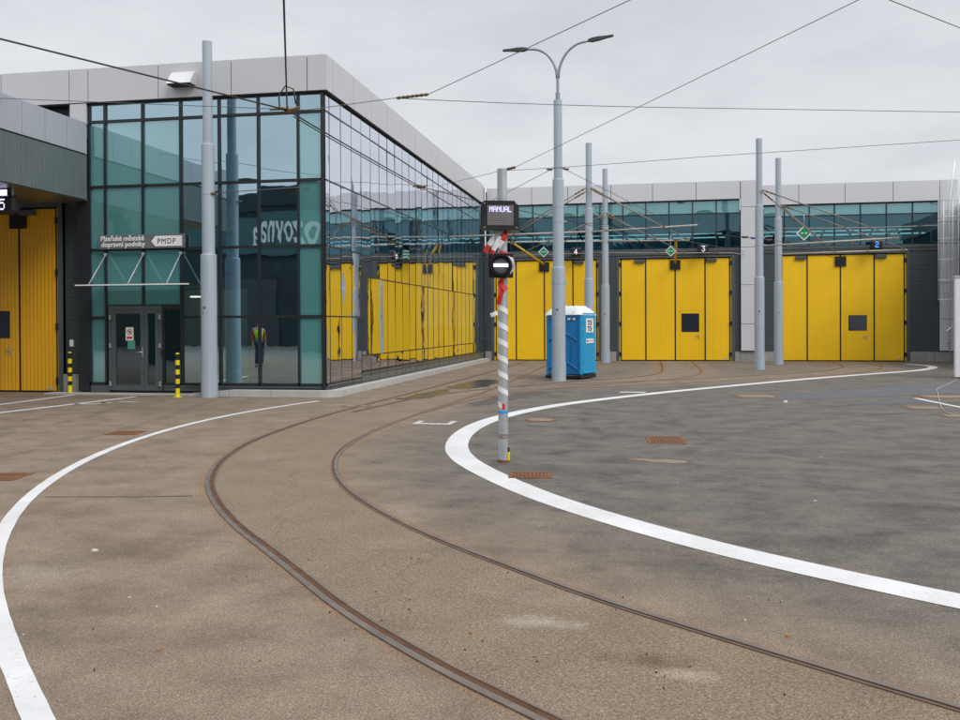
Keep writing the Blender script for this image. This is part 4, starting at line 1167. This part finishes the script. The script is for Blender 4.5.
for x, z in ((-.2, .15), (.2, .15), (-.2, -.15), (.2, -.15)): MB().tube([(x, -.06, z), (x, -.067, z)], .009, 8).build('bolt', M['handle'], ds)

sgn = thing('tram_signal', 'square black tram signal showing a white horizontal bar on the post', 'signal', (-1.835, 11.34, 2.49), R(10))
MB().rbox(-.155, .155, -.03, .03, -.155, .155, .008).build('backboard', M['black'], sgn)
M_r = Matrix.Rotation(R(90), 4, 'X')
rim = MB().lathe([(.128, 0), (.128, .085), (.116, .085), (.116, .02)], n=32, cap=False).xform(M_r).xform(Matrix.Translation((0, -.03, 0)))
rim.build('visor_ring', M['black'], sgn)
MB().lathe([(.115, 0), (.10, .02), (.06, .032), (0, .036)], n=32).xform(M_r).xform(Matrix.Translation((0, -.031, 0))).build('lens', paint('signal_lens', (.14, .14, .17), .18, 0, .1), sgn)
MB().rbox(-.092, .092, -.078, -.070, -.021, .021, .003).build('light_bar', flat('signal_white', (.8, .8, .8), .5, 0, (.9, .9, 1), 1.2), sgn)
MB().box(-.04, .04, .02, .06, -.1, .3).build('bracket', M['galv'], sgn)

# ------------------------------------------------------------------ overhead wires
def sag(a, b, s=.0, n=10):
    a, b = Vector(a), Vector(b)
    return [a.lerp(b, k/n) - Vector((0, 0, s*4*(k/n)*(1-k/n))) for k in range(n+1)]
def wire(name, label, pts, r_, mat, group, insul=(), clampat=()):
    t = thing(name, label, 'wire', pts[0], 0, group)
    pp = [Vector(p_) - Vector(pts[0]) for p_ in pts]
    MB().tube(pp, r_, 6).build('cable', M[mat], t)
    for (a, b, rr, mt) in insul:
        a, b = Vector(a)-Vector(pts[0]), Vector(b)-Vector(pts[0])
        n_ = 7
        q = [a.lerp(b, i/(2*n_)) for i in range(2*n_+1)]
        MB().tube(q, [rr*(1.0 if i % 2 else .6) for i in range(2*n_+1)], 8).build('insulator', M[mt], t)
    for (p_, s_) in clampat:
        p_ = Vector(p_)-Vector(pts[0])
        q = MB().tube([p_+Vector((-s_*1.6, 0, s_*.1)), p_+Vector((-s_*.5, 0, s_*.16)), p_+Vector((s_*.2, .02, 0)), p_+Vector((s_*1.2, 0, s_*.22))], [.015, .03, .035, .015], 8)
        q.tube([p_+Vector((-s_*.7, -.04, -s_*.25)), p_+Vector((s_*.5, .03, -s_*.12)), p_+Vector((s_*.9, .06, s_*.1))], .02, 6)
        q.tube([p_+Vector((0, 0, -s_*.35)), p_+Vector((.01, 0, s_*.35))], .022, 6)
        q.build('clamp', M['brass'], t)
    return t
H1 = (-6.19, 15.03, 5.50); H2 = (-6.10, 24.1, 5.50)
GC = 'contact wires over the tracks'; GS = 'thin span wires across the yard'
wire('contact_wire', 'dark contact wire dropping from the top edge to the clamp before the glass corner', [(2.6, 1.0, 5.55), (-1.2, 5.0, 5.5), (-4.13, 9.95, 5.5), H1], .014, 'wire', GC, clampat=((H1, .20),))
wire('contact_wire', 'contact wire running along the glass side from the first clamp to the second', sag(H1, H2, .02), .014, 'wire', GC, clampat=((H2, .14),))
wire('contact_wire', 'second parallel wire just below the one along the glass side', sag((-6.10, 15.1, 5.40), (-5.98, 24.0, 5.38), .03), .011, 'wire', GC)
wire('contact_wire', 'contact wire from the second clamp down to yellow door 4', [H2, (-5.6, 34, 5.2), (-5.0, 43.55, 4.55)], .013, 'wire', GC)
wire('contact_wire', 'contact wire bending from the second clamp across to yellow door 3', [H2, (-4.6, 28.3, 5.45), (-2.44, 33.0, 5.40), (-.6, 37.5, 5.25), (1.2, 43.55, 4.55)], .013, 'wire', GC)
wire('contact_wire', 'contact wire with blue and yellow section insulator leading to yellow door 2', [(-2.44, 33.0, 5.40), (.8, 34.6, 5.25), (3.4, 36.0, 5.04), (5.2, 37.5, 4.95), (8.5, 43.55, 4.6)], .010, 'wire', GC,
     insul=(((3.85, 36.35, 5.03), (4.42, 36.8, 5.0), .05, 'insulblue'),), clampat=(((3.6, 36.15, 5.04), .12), ((4.6, 37.0, 4.99), .1)))
wire('pull_off_wire', 'thick dark wire slanting in from the upper left edge to the first clamp', sag(H1, (-8.9, 10.8, 5.7), .0, 4)+[Vector((-14.0, 3.0, 6.0)), Vector((-22, -12.0, 6.5))], .015, 'wire', 'pull-off wires')
# loop above the first clamp
t = wire('jumper_loop', 'small black cable loop standing on the first clamp', [(H1[0]-.14, H1[1], H1[2]+.05), (H1[0]-.15, H1[1], H1[2]+.26), (H1[0]-.03, H1[1], H1[2]+.42), (H1[0]+.12, H1[1], H1[2]+.36), (H1[0]+.16, H1[1], H1[2]+.1)], .014, 'wire', 'jumper loops')
N1 = (-4.5, 17.27, 6.2)
wire('span_wire', 'thin span wire from the shed canopy to the insulator above the glass corner', sag((-14.23, 18.1, 6.85), (-6.19, 15.9, 5.70), .0, 6)+[Vector((-4.89, 17.32, 6.2))], .007, 'span', GS)
wire('span_wire', 'thin span wire from the corner insulator across the sky past the street lamp', sag((-4.89, 17.32, 6.2), (1.09, 20.25, 6.4), .03, 6)+sag((1.09, 20.25, 6.4), (12.0, 25.4, 6.9), .0, 5)[1:], .007, 'span', GS,
     insul=(((-4.86, 17.33, 6.2), (-4.2, 17.25, 6.22), .035, 'brass'),))
wire('span_wire', 'thin span wire climbing from the corner insulator to the top edge', sag((-4.2, 17.25, 6.22), (-.27, 13.88, 6.6), .0, 6)+[Vector((9, 6.0, 7.5))], .007, 'span', GS)
N2a, N2b = (-4.24, 26.15, 6.20), (-3.74, 25.74, 6.22)
wire('span_wire', 'thin span wire from the glass side fascia to the insulator above the signal post', sag((-7.74, 33.6, 7.0), N2a, .0, 6), .007, 'span', GS)
wire('span_wire', 'thin span wire running right from the insulator above the signal post', sag(N2a, (1.41, 26.2, 6.4), .02, 6)+sag((1.41, 26.2, 6.4), (14, 26.4, 6.8), .0, 5)[1:], .007, 'span', GS,
     insul=((N2a, N2b, .045, 'brass'),))
wire('span_wire', 'long span wire climbing from the insulator above the signal post to the top right', sag(N2b, (3.36, 15.75, 7.0), .0, 8)+[Vector((5.6, 12.6, 7.25))], .007, 'span', GS)
wire('span_wire', 'short span wire crossing the upper right corner of the sky', [(3.5, 15.5, 7.02), (5.47, 17.6, 7.0), (13, 25.6, 6.9)], .008, 'span', GS)
wire('bracket_wire', 'thin wire from the entrance mast to the glass corner', [(-10.62, 20.70, 4.98), (-8.4, 21.1, 5.12), (-7.80, 22.9, 5.34)], .010, 'span', 'mast stay wires', clampat=(((-7.9, 22.6, 5.31), .06), ((-10.45, 20.7, 4.98), .05)))
wire('stay_wire', 'thin stay wire running left from the street lamp mast', [(-2.86, 28.0, 6.55), (-4.6, 30.0, 6.15), (-7.7, 34.5, 5.6)], .009, 'span', 'mast stay wires', clampat=(((-3.0, 28.1, 6.52), .07),))
wire('stay_wire', 'thin stay wire running right from the street lamp mast', [(-2.62, 28.05, 6.55), (-1.4, 31, 6.25), (.9, 36, 5.6)], .009, 'span', 'mast stay wires', clampat=(((-2.5, 28.2, 6.53), .07),))
wire('span_wire', 'thin slanting wire from the long bracket arm to the caged ladder', [(5.3, 38.5, 4.95), (8.7, 40.5, 5.45), (12.5, 42.9, 6.1)], .009, 'span', GS)

wire('span_wire', 'pale wire strung along the depot front just above yellow doors 4 and 3', [(-7.5, 42.4, 4.98), (-1.93, 42.3, 5.02), (3.6, 42.4, 4.92), (4.3, 43.4, 4.9)], .014, 'boom', GS,
     insul=(((-2.6, 42.3, 5.01), (-2.2, 42.3, 5.02), .04, 'brass'), ((2.7, 42.4, 4.94), (3.1, 42.4, 4.93), .04, 'brass')))
wire('span_wire', 'pale wire running along the depot front between the right masts and the ladder', sag((5.4, 40.1, 5.75), (12.8, 42.8, 6.0), .05, 6), .012, 'boom', GS)
wire('stay_wire', 'thin wire falling from the lamp mast to the notch of yellow door 4', [(-2.8, 28.1, 5.35), (-3.6, 34, 5.1), (-4.9, 43.3, 4.7)], .010, 'span', 'mast stay wires')
wire('stay_wire', 'thin wire from the mast behind the toilet to the pale tower column', [(-2.2, 35.3, 5.6), (1.0, 39, 5.3), (4.3, 43.4, 5.05)], .010, 'span', 'mast stay wires', clampat=(((3.6, 42.6, 5.1), .08),))
GB = 'bracket arms of the masts'
def arm_set(name, label, a, b, stays, r_=.032, clamps=()):
    t = thing(name, label, 'bracket arm', a, 0, GB)
    A = Vector(a)
    MB().tube([Vector((0, 0, 0)), Vector(b)-A], r_, 10).build('boom', M['boom'], t)
    for (p_, q_) in stays:
        MB().tube([Vector(p_)-A, Vector(q_)-A], .022, 6).build('stay_rod', M['stay'], t)
        MB().obox(Vector(q_)-A, (.045, 0, 0), (0, .03, 0), (0, 0, .035)).build('clamp', M['brass'], t)
        d = (Vector(p_)-Vector(q_)).normalized()
        s0 = Vector(p_)-A-d*.15
        MB().tube([s0, s0-d*.08, s0-d*.16, s0-d*.24, s0-d*.32, s0-d*.40], [.022, .038, .022, .038, .022, .038], 8).build('insulator', M['brass'], t)
    for c_ in clamps:
        MB().obox(Vector(c_)-A, (.06, 0, 0), (0, .03, 0), (0, 0, .05)).build('clamp', M['brass'], t)
    return t
arm_set('overhead_bracket', 'long left bracket arm of the mast behind the toilet, over the track to door 4', (-2.4, 35.2, 5.29), (-7.75, 35.2, 5.22), [((-2.3, 35.2, 7.02), (-5.35, 35.2, 5.28)), ((-2.3, 35.1, 6.86), (-5.9, 35.1, 4.85))], clamps=((-6.8, 35.2, 5.34),))
arm_set('overhead_bracket', 'right bracket arm of the mast behind the toilet, over the track to door 3', (-2.14, 35.2, 5.29), (1.80, 35.2, 5.45), [((-2.2, 35.2, 6.98), (.55, 35.2, 5.40)), ((-2.2, 35.1, 6.92), (1.4, 35.1, 4.92))], clamps=((1.25, 35.2, 5.6),))
arm_set('overhead_bracket', 'left bracket arm of the mast between doors 4 and 3', (-2.05, 41.2, 5.46), (-6.9, 41.2, 5.50), [((-1.95, 41.2, 6.73), (-3.7, 41.2, 5.52)), ((-1.95, 41.1, 6.6), (-6.0, 41.1, 4.85))])
arm_set('overhead_bracket', 'right bracket arm of the mast between doors 4 and 3', (-1.81, 41.2, 5.45), (1.75, 41.2, 5.42), [((-1.9, 41.2, 6.73), (.3, 41.2, 5.46)), ((-1.9, 41.1, 6.6), (1.5, 41.1, 4.9))])
arm_set('overhead_bracket', 'bracket arm of the nearer mast reaching right over the track to door 2', (4.22, 35.7, 4.66), (9.0, 35.7, 4.86), [((4.15, 35.7, 6.73), (6.3, 35.7, 4.80)), ((4.15, 35.6, 6.76), (8.9, 35.6, 4.9))], clamps=((7.4, 35.7, 4.72),))
arm_set('overhead_bracket', 'bracket arm of the farther mast just above yellow door 2', (5.50, 40.1, 4.66), (10.45, 40.1, 4.74), [((5.42, 40.1, 6.72), (7.6, 40.1, 4.74)), ((5.42, 40.0, 6.72), (10.3, 40.0, 4.78))], clamps=((8.9, 40.1, 4.76),))
for a, b, lab in (((-6.10, 41.0, 5.45), (-4.95, 43.4, 4.62), 'yellow rod slanting down to the notch of yellow door 4'), ((1.17, 41.0, 5.42), (1.19, 43.4, 4.58), 'yellow rod reaching straight down to the notch of yellow door 3')):
    t = thing('yellow_rod', lab, 'rod', a, 0, 'yellow wire guides before the doors')
    MB().tube([(0, 0, 0), Vector(b)-Vector(a)], .055, 8).build('rod', M['yellow_plain'], t)
    MB().obox((0, 0, 0), (.1, 0, 0), (0, .05, 0), (0, 0, .06)).build('clamp', M['brass'], t)

# green diamond signs hung from the wires
for (x, y, z), s, lab in (((-4.68, 41.0, 5.01), .24, 'green diamond sign hanging before yellow door 4'), ((.93, 40.6, 4.91), .235, 'green diamond sign hanging beside the yellow rod of door 3'), ((6.06, 38.0, 5.32), .295, 'larger green diamond sign hanging above yellow door 2')):
    t = thing('diamond_sign', lab, 'sign', (x, y, z), 0, 'green diamond signs on the wires')
    def dia(r_, y0, y1): return MB().add([(0, y0, r_), (r_, y0, 0), (0, y0, -r_), (-r_, y0, 0), (0, y1, r_), (r_, y1, 0), (0, y1, -r_), (-r_, y1, 0)], [(3, 2, 1, 0), (4, 5, 6, 7), (0, 1, 5, 4), (1, 2, 6, 5), (2, 3, 7, 6), (3, 0, 4, 7)])
    dia(s, 0, .02).build('white_border', M['whiteplastic'], t)
    dia(s*.80, -.006, .001).build('green_face', M['green'], t)
    MB().box(-s*.40, -s*.10, -.010, -.007, -s*.07, s*.07).box(s*.10, s*.40, -.010, -.007, -s*.07, s*.07).build('white_bar', M['whiteplastic'], t)
    MB().tube([(0, .01, s), (0, .01, s+.45)], .012, 6).build('hanger', M['galv'], t)

# ------------------------------------------------------------------ grates, covers, cable, litter
def grate(x, y, w_, d_, rz, lab, g_='rusty drain grates in the yard'):
    t = thing('drain_grate', lab, 'drain', (x, y, 0), rz, g_)
    fr = MB()
    fr.box(-w_/2-.05, w_/2+.05, -d_/2-.05, -d_/2, -.02, .008).box(-w_/2-.05, w_/2+.05, d_/2, d_/2+.05, -.02, .008).box(-w_/2-.05, -w_/2, -d_/2, d_/2, -.02, .008).box(w_/2, w_/2+.05, -d_/2, d_/2, -.02, .008)
    fr.build('frame', M['rustiron'], t)
    MB().add([(-w_/2, -d_/2, .003), (w_/2, -d_/2, .003), (w_/2, d_/2, .003), (-w_/2, d_/2, .003)], [(0, 1, 2, 3)]).build('pit', M['groove'], t)
    gr = MB(); k = 9
    for i in range(k):
        a = -w_/2 + w_*(i+.25)/k
        gr.box(a, a+w_/k*.5, -d_/2, d_/2, -.02, .007)
    gr.box(-w_/2, w_/2, -.03, .03, -.02, .0075)
    gr.build('bars', M['rustiron'], t)
grate(.24, 13.95, .46, .72, R(4), 'rusty square drain grate on the dark asphalt right of the signal post')
grate(-8.43, 13.6, .42, .42, R(10), 'rusty drain grate left of the thin white line')
grate(-7.42, 9.4, .42, .42, R(10), 'rusty drain grate at the left edge of the frame')
grate(-1.36, 10.46, .40, .32, R(8), 'small rusty drain grate just before the signal post foot')
def cover(x, y, r_, lab, sq=False, sy=1):
    t = thing('manhole_cover', lab, 'manhole cover', (x, y, 0), R(6), 'filled manhole covers in the yard')
    if sq:
        MB().box(-r_, r_, -r_*sy, r_*sy, -.02, .006).build('ring', M['rustiron'], t)
        MB().box(-r_*.8, r_*.8, -r_*.8*sy, r_*.8*sy, .0, .010).build('fill', M['concretefill'], t)
    else:
        MB().lathe([(r_, -.02), (r_, .006)], n=28).build('ring', M['rustiron'], t)
        MB().lathe([(r_*.78, 0), (r_*.78, .010)], n=28).build('fill', M['concretefill'], t)
cover(-1.96, 16.55, .30, 'round manhole cover with pale fill behind the signal post')
cover(5.52, 19.95, .36, 'pale manhole cover nearest right of the white corner line', True, .8)
cover(5.75, 18.3, .40, 'pale manhole cover close to the right edge below the white corner line', True, .6)
cover(6.85, 23.0, .62, 'wide rust edged cover along the tip of the white corner line', True, .7)
cover(2.5, 22.6, .5, 'broad brown cover beside the bluish asphalt patch', True, .8)
cover(-6.2, 18.8, .3, 'brown cover close to the end of the thin white line', True, .7)
blob('asphalt_patch', [(-.32, 11.95), (.1, 12.05), (.52, 11.8), (.42, 11.6), (0, 11.68)], 'concretefill', .003, wob=.03, seed=8)
blob('asphalt_patch', [(-4.9, 15.7), (-4.3, 16.9), (-3.2, 17.2), (-3.0, 16.7), (-3.8, 15.9)], 'concretefill', .003, wob=.03, seed=9) if False else None
cbp = catmull([(9.3, 30.2), (8.6, 28.4), (7.98, 26.95), (7.3, 25.4), (7.02, 24.2), (6.6, 22.8), (6.27, 21.5), (6.0, 20.6), (5.81, 19.8), (5.55, 18.6), (5.8, 17.6), (6.9, 16.4)], .3)
o = MB().tube([(x, y, .012) for x, y in cbp], .009, 6).build('ground_cable', M['span_pale']); tag(o, 'thin white cable trailing over the asphalt from the white gate panel', 'cable')

M['scrap'] = paint('dirty_paper', (.55, .53, .49), .8, 0, .2, 30)
rs = random.Random(11)
def scrap(x, y, s, mat, name, lab, cat, grp, h=.006):
    k = rs.randint(5, 7); a0 = rs.random()*6
    pts = [(s*rs.uniform(.55, 1)*math.cos(a0+2*math.pi*i/k), s*.6*rs.uniform(.5, 1)*math.sin(a0+2*math.pi*i/k)) for i in range(k)]
    mb = MB().add([(px, py, .001) for px, py in pts] + [(px*.8, py*.8, h*rs.uniform(.5, 1.3)) for px, py in pts],
                  [tuple(range(k, 2*k))] + [(i, (i+1) % k, k+(i+1) % k, k+i) for i in range(k)])
    o = mb.build(name, M[mat]); o.location = (x, y, 0); o.rotation_euler = (0, 0, rs.random()*6)
    tag(o, lab, cat, grp); return o
scrap(-4.25, 6.42, .042, 'scrap', 'paper_scrap', 'white paper scrap on the tan pavement by the dark stain at left', 'litter', 'white paper scraps on the yard', .012)
scrap(2.95, 21.0, .075, 'scrap', 'paper_scrap', 'crumpled white paper lying near the middle of the dark asphalt', 'litter', 'white paper scraps on the yard', .03)
tan = [(-3.3, 5.35), (-2.35, 4.85), (-3.02, 5.2), (-1.55, 4.2), (-.4, 5.0), (-1.2, 5.6), (-3.5, 4.6), (-2.1, 4.1)]
drk = [(.55, 5.55), (-.2, 11.2), (.3, 10.2), (1.2, 8.3), (1.6, 9.4), (-.9, 8.9), (2.2, 12.5)]
for x, y in tan[::2]: scrap(x, y, rs.uniform(.008, .018), 'scrap', 'paper_scrap', 'tiny white scrap lying on the tan foreground pavement', 'litter', 'tiny white scraps on the tan pavement')
for x, y in drk[::2]: scrap(x, y, rs.uniform(.014, .028), 'scrap', 'paper_scrap', 'tiny white scrap lying on the dark asphalt inside the white curve', 'litter', 'tiny white scraps on the dark asphalt')
M['leaf'] = paint('dry_leaf', (.30, .13, .04), .8, 0, .3, 20)
M['stone'] = paint('dark_stone', (.05, .045, .04), .9, 0, .3, 30)
for x, y in ((-.6, 4.75), (-1.0, 5.05), (.2, 4.75), (-1.7, 6.6), (-2.6, 4.5), (-2.0, 4.45), (.75, 5.3)):
    scrap(x, y, rs.uniform(.012, .024), 'leaf', 'dry_leaf', 'small dry brown leaf lying in the foreground', 'leaf', 'dry leaves in the foreground', .01)
for i in range(26):
    x = rs.uniform(-3.2, 1.0); y = rs.uniform(4.1, 6.6)
    scrap(x, y, rs.uniform(.005, .010), 'stone', 'pebble', 'small dark pebble lying in the foreground', 'pebble', 'dark pebbles in the foreground', .010)

# ------------------------------------------------------------------ worker mirrored in the glass (stands left of the frame)
def worker(x, y, rz):
    t = thing('person', 'worker in bright yellow vest and dark trousers, seen mirrored in the office glass', 'person', (x, y, 0), rz)
    def skin(name, verts, edges, radii, mat, sub=1):
        me = bpy.data.meshes.new(name); me.from_pydata(verts, edges, [])
        o = bpy.data.objects.new(name, me); COL.objects.link(o)
        md = o.modifiers.new('skin', 'SKIN')
        for i, r_ in enumerate(radii): me.skin_vertices[0].data[i].radius = (r_, r_) if not isinstance(r_, tuple) else r_
        me.skin_vertices[0].data[0].use_root = True
        o.modifiers.new('sub', 'SUBSURF').levels = sub
        bpy.context.view_layer.update()
        m2 = bpy.data.meshes.new_from_object(o.evaluated_get(bpy.context.evaluated_depsgraph_get()))
        bpy.data.objects.remove(o)
        m2.materials.clear(); m2.materials.append(mat)
        for p_ in m2.polygons: p_.use_smooth = True
        o = bpy.data.objects.new(name, m2); COL.objects.link(o); o.parent = t
        return o
    V = [(0, 0, .95), (0, 0, 1.15), (0, 0, 1.38), (0, 0, 1.50), (0, .01, 1.60), (0, .01, 1.70)]
    E = [(0, 1), (1, 2), (2, 3), (3, 4), (4, 5)]; Rr = [.14, .13, .15, .06, .085, .08]
    for s in (-1, 1):
        b = len(V)
        V += [(s*.20, 0, 1.40), (s*.25, .02, 1.13), (s*.24, -.08, .90), (s*.24, -.11, .80)]
        E += [(2, b), (b, b+1), (b+1, b+2), (b+2, b+3)]; Rr += [.065, .048, .036, .04]
        for k in range(4):
            c = len(V)
            V += [(s*(.245-.018*k+.01), -.125, .75), (s*(.24-.018*k), -.12, .70)]; E += [(b+3, c), (c, c+1)]; Rr += [.010, .008]
        c = len(V); V += [(s*.20, -.14, .78)]; E += [(b+3, c)]; Rr += [.010]
        b = len(V)
        V += [(s*.10, 0, .88), (s*.11, -.02, .48), (s*.11, .02, .09), (s*.12, -.10, .04)]
        E += [(0, b), (b, b+1), (b+1, b+2), (b+2, b+3)]; Rr += [.095, .065, .045, .04]
    skin('body', V, E, Rr, M['skin'])
    skin('vest', [(0, 0, .92), (0, 0, 1.15), (0, 0, 1.36), (0, 0, 1.47), (-.19, 0, 1.42), (.19, 0, 1.42)], [(0, 1), (1, 2), (2, 3), (2, 4), (2, 5)], [.185, .175, .18, .09, .085, .085], M['hivis'])
    skin('trousers', [(0, 0, .95), (-.10, 0, .86), (-.115, -.02, .48), (-.115, .02, .10), (.10, 0, .86), (.115, -.02, .48), (.115, .02, .10)], [(0, 1), (1, 2), (2, 3), (0, 4), (4, 5), (5, 6)], [.15, .112, .085, .07, .112, .085, .07], M['jeans'])
    for s in (-1, 1):
        skin('sleeve', [(s*.19, 0, 1.40), (s*.255, .02, 1.12), (s*.245, -.08, .92)], [(0, 1), (1, 2)], [.075, .06, .05], M['orange'])
        skin('boot', [(s*.115, .03, .10), (s*.12, .02, .05), (s*.125, -.12, .04)], [(0, 1), (1, 2)], [.06, .055, .045], M['black'])
    MB().lathe([(.0, .10), (.07, .085), (.098, .04), (.10, -.01), (.09, -.05)], (0, .025, 1.68), 16, cap=False).build('hair', M['hair'], t)
    fc = MB()
    fc.obox((0, -.088, 1.655), (.012, 0, 0), (0, .018, 0), (0, 0, .022))
    for s in (-1, 1): fc.obox((s*.085, .01, 1.655), (.01, 0, 0), (0, .02, 0), (0, 0, .03))
    fc.build('nose_and_ears', M['skin'], t)
    ey = MB()
    for s in (-1, 1): ey.obox((s*.032, -.078, 1.675), (.010, 0, 0), (0, .008, 0), (0, 0, .006))
    ey.obox((0, -.078, 1.60), (.022, 0, 0), (0, .006, 0), (0, 0, .005))
    ey.build('eyes_and_mouth', M['hair'], t)
worker(-15.0, 9.6, R(160))
